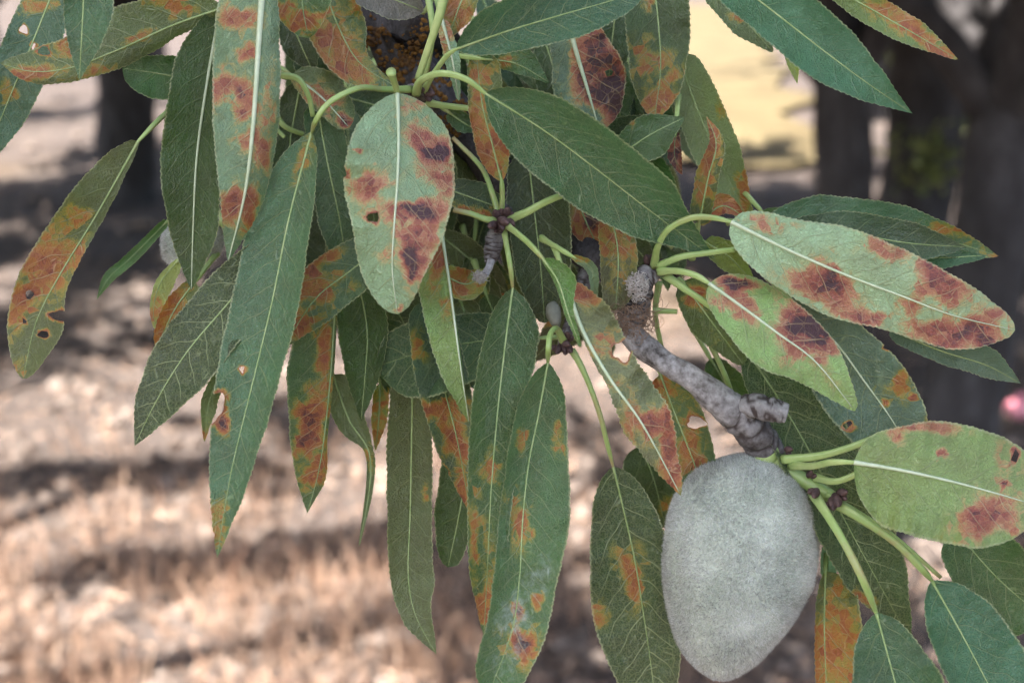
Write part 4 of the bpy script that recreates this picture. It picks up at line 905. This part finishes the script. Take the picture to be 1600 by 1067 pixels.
def almond(top, bot, z, half_l, half_r, depth, label, nh, seed, stalk):
    """hull about the axis top->bot (photo px), given half widths along it"""
    r = np.random.default_rng(seed)
    a = unp(top[0], top[1], mm(z)); b = unp(bot[0], bot[1], mm(z + 1.5))
    ax = b - a; Ln = np.linalg.norm(ax); ax /= Ln
    view = CM @ np.array([0, 0, -1.0]); rt = np.cross(ax, view); rt /= np.linalg.norm(rt)   # across the picture
    if rt.dot(CM @ np.array([1.0, 0, 0])) < 0: rt = -rt
    fw = np.cross(rt, ax); fw /= np.linalg.norm(fw)
    if fw.dot(view) > 0: fw = -fw                    # towards the camera
    n, m = 90, 120
    t = (1 - np.cos(np.linspace(0, math.pi, n))) / 2
    st = np.linspace(0, 1, len(half_l))
    def prof(h):
        y = pchip(st, np.array(h, float), t); e = np.minimum(1, np.sqrt(np.clip(t / .13, 0, 1) * (2 - np.clip(t / .13, 0, 1)))) * np.minimum(1, np.sqrt(np.clip((1 - t) / .16, 0, 1) * (2 - np.clip((1 - t) / .16, 0, 1))))
        return y * e * K
    hl, hr = prof(half_l), prof(half_r); th = np.linspace(0, 2 * math.pi, m, endpoint=False)
    V = np.zeros((n, m, 3))
    for j, q in enumerate(th):
        c, s_ = math.cos(q), math.sin(q)
        wd = hr if c > 0 else hl
        rr = 1.0
        sut = math.exp(-((q - 2.62) / .10) ** 2)      # faint suture down the left front
        V[:, j] = a + np.outer(t * Ln, ax) + np.outer(wd * c * (1 - .03 * sut), rt) + np.outer((hl + hr) / 2 * depth * s_ * (1 - .03 * sut), fw)
    for i in range(n):
        for j in range(m):
            p = V[i, j]; k = .007 * mnoise.noise(Vector(p * 60)) + .003 * mnoise.noise(Vector(p * 300))
            cen = a + ax * t[i] * Ln; V[i, j] = p + (p - cen) * k
    root = empty('almond_fruit', a); tag(root, label, 'almond', 'green fuzzy almonds on the branch')
    ii, jj = np.meshgrid(np.arange(n - 1), np.arange(m), indexing='ij')
    F = np.stack([ii * m + jj, ii * m + (jj + 1) % m, (ii + 1) * m + (jj + 1) % m, (ii + 1) * m + jj], -1).reshape(-1, 4)
    Vf = V.reshape(-1, 3)
    mesh_obj('hull', Vf, F, M_hull, root, origin=a)
    # downy hairs
    A_, B_, D_ = Vf[F[:, 0]], Vf[F[:, 1]], Vf[F[:, 3]]
    nr = np.cross(B_ - A_, D_ - A_); ar = np.linalg.norm(nr, axis=1); nr /= ar[:, None] + 1e-15
    cen = a + ax * Ln * .5
    if (nr * (A_ - cen)).sum() < 0: nr = -nr
    pick = r.choice(len(F), nh, p=ar / ar.sum()); u, v = r.random((nh, 1)), r.random((nh, 1))
    p = A_[pick] + u * (B_ - A_)[pick] + v * (D_ - A_)[pick]
    # hairs lie in drifting directions, so the down looks brushed
    fl = np.stack([np.sin(p[:, 0] * 700 + p[:, 2] * 300), np.cos(p[:, 2] * 600 + p[:, 1] * 200), np.sin(p[:, 1] * 500 - p[:, 0] * 400)], 1)
    d = nr[pick] + .55 * r.normal(size=(nh, 3)) + .55 * fl; d /= np.linalg.norm(d, axis=1)[:, None]
    e = np.cross(d, r.normal(size=(nh, 3))); e /= np.linalg.norm(e, axis=1)[:, None]
    ln = r.uniform(.3, .85, (nh, 1)) * .001; wd = .000046
    HV = np.stack([p - e * wd, p + e * wd, p + d * ln + nr[pick] * ln * .1], 1).reshape(-1, 3)
    o = mesh_obj('fuzz', HV, np.arange(nh * 3, dtype=np.int32).reshape(-1, 3), M_fuzz, root, smooth=False, origin=a)
    at = o.data.attributes.new('shade', 'FLOAT', 'POINT'); at.data.foreach_set('value', np.repeat(np.clip(.85 * r.random(nh) + .75 * (.5 * vnoise(p[:, 0] * 160, p[:, 2] * 160, 5) + .3 * vnoise(p[:, 0] * 420, p[:, 2] * 420, 6) + .2 * vnoise(p[:, 0] * 1300, p[:, 2] * 900, 7)) - .28, 0, 1), 3).astype(np.float32)); tag(o, kind='stuff')
    if stalk: px_tube('fruit_stalk', stalk, [17, 21, 19, 14], M_pet, root, n=18, sides=14, rough=.06, freq=500)
    return root
almond((1183, 709), (1122, 1060), 15, [52, 96, 121, 126, 123, 114, 98, 76, 50], [46, 84, 110, 123, 124, 112, 91, 63, 44], .86,
       'large grey fuzzy almond hanging from the end of the grey twig', 130000, 3, [(1208, 700, 15), (1200, 708, 14), (1190, 714, 14), (1182, 722, 15)])
almond((345, 352), (258, 404), 24, [20, 40, 44, 40, 16], [20, 40, 44, 40, 16], .9,
       'small pale almond half hidden behind the dark green leaves', 15000, 5, [(356, 340, 24), (352, 344, 24), (348, 348, 24), (344, 352, 24)])

# ------------------------------------------------------------------ ground cover and small things behind
def straw():
    pos = []; n = 3200
    while len(pos) < n:
        px, py = rng.uniform(-80, 1150), rng.uniform(690, 1240)
        if rng.random() > np.clip((py - 660) / 260, .05, 1) * (1.0 if px < 760 else .45): continue
        g = ground_at(px, py)
        if mnoise.noise((g[0] * 3.2, g[1] * 3.2, 2)) < -.12: continue
        pos.append(g)
    pos = np.array(pos); h = rng.uniform(.05, .20, (n, 1)); d = rng.normal(size=(n, 3)) * [.32, .32, 0] + [0, 0, 1]
    e = rng.normal(size=(n, 3)); e[:, 2] = 0; e /= np.linalg.norm(e, axis=1)[:, None]; wd = rng.uniform(.0012, .003, (n, 1))
    midp = pos + d * h * .55; tip = pos + d * h + rng.normal(size=(n, 3)) * .03
    V = np.stack([pos - e * wd - [0, 0, .03], pos + e * wd - [0, 0, .03], midp + e * wd * .8, midp - e * wd * .8, tip], 1).reshape(-1, 3)
    k = np.arange(n)[:, None] * 5
    F = np.concatenate([k + [0, 1, 2], k + [0, 2, 3], k + [3, 2, 4]], 1).reshape(-1, 3)
    o = mesh_obj('dry_grass', V, F, M_straw, smooth=False, origin=pos[0]); set_shade(o, n, 5)
    tag(o, 'orange tan dry grass stems standing on the sunny soil', 'grass', kind='stuff')
straw()
def litter():
    n = 12000; pos = np.array([ground_at(rng.uniform(-100, 1700), rng.uniform(120, 1150)) for _ in range(n)]); pos[:, 2] = .035
    ax = rng.normal(size=(n, 3)) * [1, 1, .25]
    V, F = leaf_cloud(pos, .05, .007, axis=ax)
    o = mesh_obj('leaf_litter', V, F, M_straw, smooth=False, origin=pos[0]); set_shade(o, n, 4)
    tag(o, 'bleached straw and leaf litter strewn over the soil', 'litter', kind='stuff')
litter()
def clods():
    V = []; F = []
    ico = [(0, 0, 1), (.9, 0, .4), (.28, .85, .42), (-.72, .53, .4), (-.72, -.53, .45), (.28, -.85, .4), (.72, .53, -.3), (-.28, .85, -.3), (-.9, 0, -.3), (-.28, -.85, -.3), (.72, -.53, -.3)]
    fc = [(0, 1, 2), (0, 2, 3), (0, 3, 4), (0, 4, 5), (0, 5, 1), (1, 6, 2), (2, 7, 3), (3, 8, 4), (4, 9, 5), (5, 10, 1), (6, 7, 2), (7, 8, 3), (8, 9, 4), (9, 10, 5), (10, 6, 1)]
    ico = np.array(ico)
    for _ in range(5200):
        px, py = rng.uniform(-100, 1700), rng.uniform(40, 1200) ** 1.0
        g = ground_at(px, py)
        s = rng.gamma(2, .0065) * (1 + g[1] * .05)
        v = ico * s * rng.uniform(.6, 1.3, (11, 1)) * [1, 1, .7] + g + [0, 0, s * .25 + .03 * mnoise.noise((g[0] * .8, g[1] * .8, 3))]
        b = len(V); V += v.tolist(); F += [[i + b for i in q] for q in fc]
    o = mesh_obj('soil_clods', V, F, M_clod, smooth=False, origin=V[0])
    tag(o, 'pale soil clods and pebbles scattered over the orchard floor', 'soil', kind='stuff')
clods()
def shrub(px, py, h, wd, label, n, seed, mat=None):
    r = np.random.default_rng(seed); g = ground_at(px, py); g[2] = 0
    root = empty('shrub', g); tag(root, label, 'shrub', 'sunlit shrubs past the trunks')
    tips = []
    for k in range(9):
        e = g + [r.normal() * wd * .4, r.normal() * wd * .4, h * r.uniform(.6, 1)]
        Q, _ = cr([g - [0, 0, .05], g + (e - g) * .4 + [0, 0, .1 * h], e], 9)
        tube('stem', Q, np.linspace(.014, .004, 9), M_trunk, root, sides=6); tips += [Q[i] for i in range(3, 9)]
    tips = np.array(tips); c = tips[r.integers(0, len(tips), 60)] + r.normal(size=(60, 3)) * [wd * .16, wd * .16, h * .1]
    pos = np.repeat(c, n // 60, 0) + r.normal(size=(n // 60 * 60, 3)) * .07; pos = pos[pos[:, 2] > .05]
    V, F = leaf_cloud(pos, .075, .04)
    o = mesh_obj('foliage', V, F, mat or M_shrub, root, smooth=False, origin=g); set_shade(o, len(pos), 4); tag(o, kind='stuff')
shrub(1650, 430, .95, 1.0, 'yellow green shrub in the sun beyond the leaning trunk', 3600, 1)
shrub(1640, 250, .9, 1.1, 'pale green shrub farther off among the trees', 3000, 2)
shrub(1300, 150, 1.5, 1.6, 'dark leaved shrub added as a backdrop left of the thin grey trunk', 4200, 4, M_crown)  # added for a dark background; the darkness is in the leaf colour
shrub(1500, 140, 1.6, 1.8, 'dark leaved shrub added as a backdrop behind the leaning trunk', 4200, 5, M_crown)
def pink_bag():
    g = ground_at(1590, 668); g[2] = .06
    n, m = 18, 22; V = []
    for i in range(n):
        t = i / (n - 1)
        for j in range(m):
            a = 2 * math.pi * j / m
            rr = .045 * (math.sin(math.pi * min(1, t * 1.15 + .05)) ** .7 if t < .8 else .32 - .6 * abs(t - .9)) * (1 + .14 * math.sin(3 * a + 4 * t) + .08 * math.sin(7 * a - 3 * t))
            V.append(g + [math.cos(a) * rr * 1.25, math.sin(a) * rr, t * .10 - .03])
    F = [[i * m + j, i * m + (j + 1) % m, (i + 1) * m + (j + 1) % m, (i + 1) * m + j] for i in range(n - 1) for j in range(m)]
    F.append(list(range(m))[::-1]); F.append([(n - 1) * m + j for j in range(m)])
    tag(mesh_obj('plastic_bag', V, F, M_pink, origin=g), 'small pink knotted bag lying on the ground past the trunks', 'bag')
pink_bag()
print('leaves', LEAF_N[0], 'tris', sum(len(o.data.loop_triangles) or len(o.data.polygons) for o in bpy.data.objects if o.type == 'MESH'))
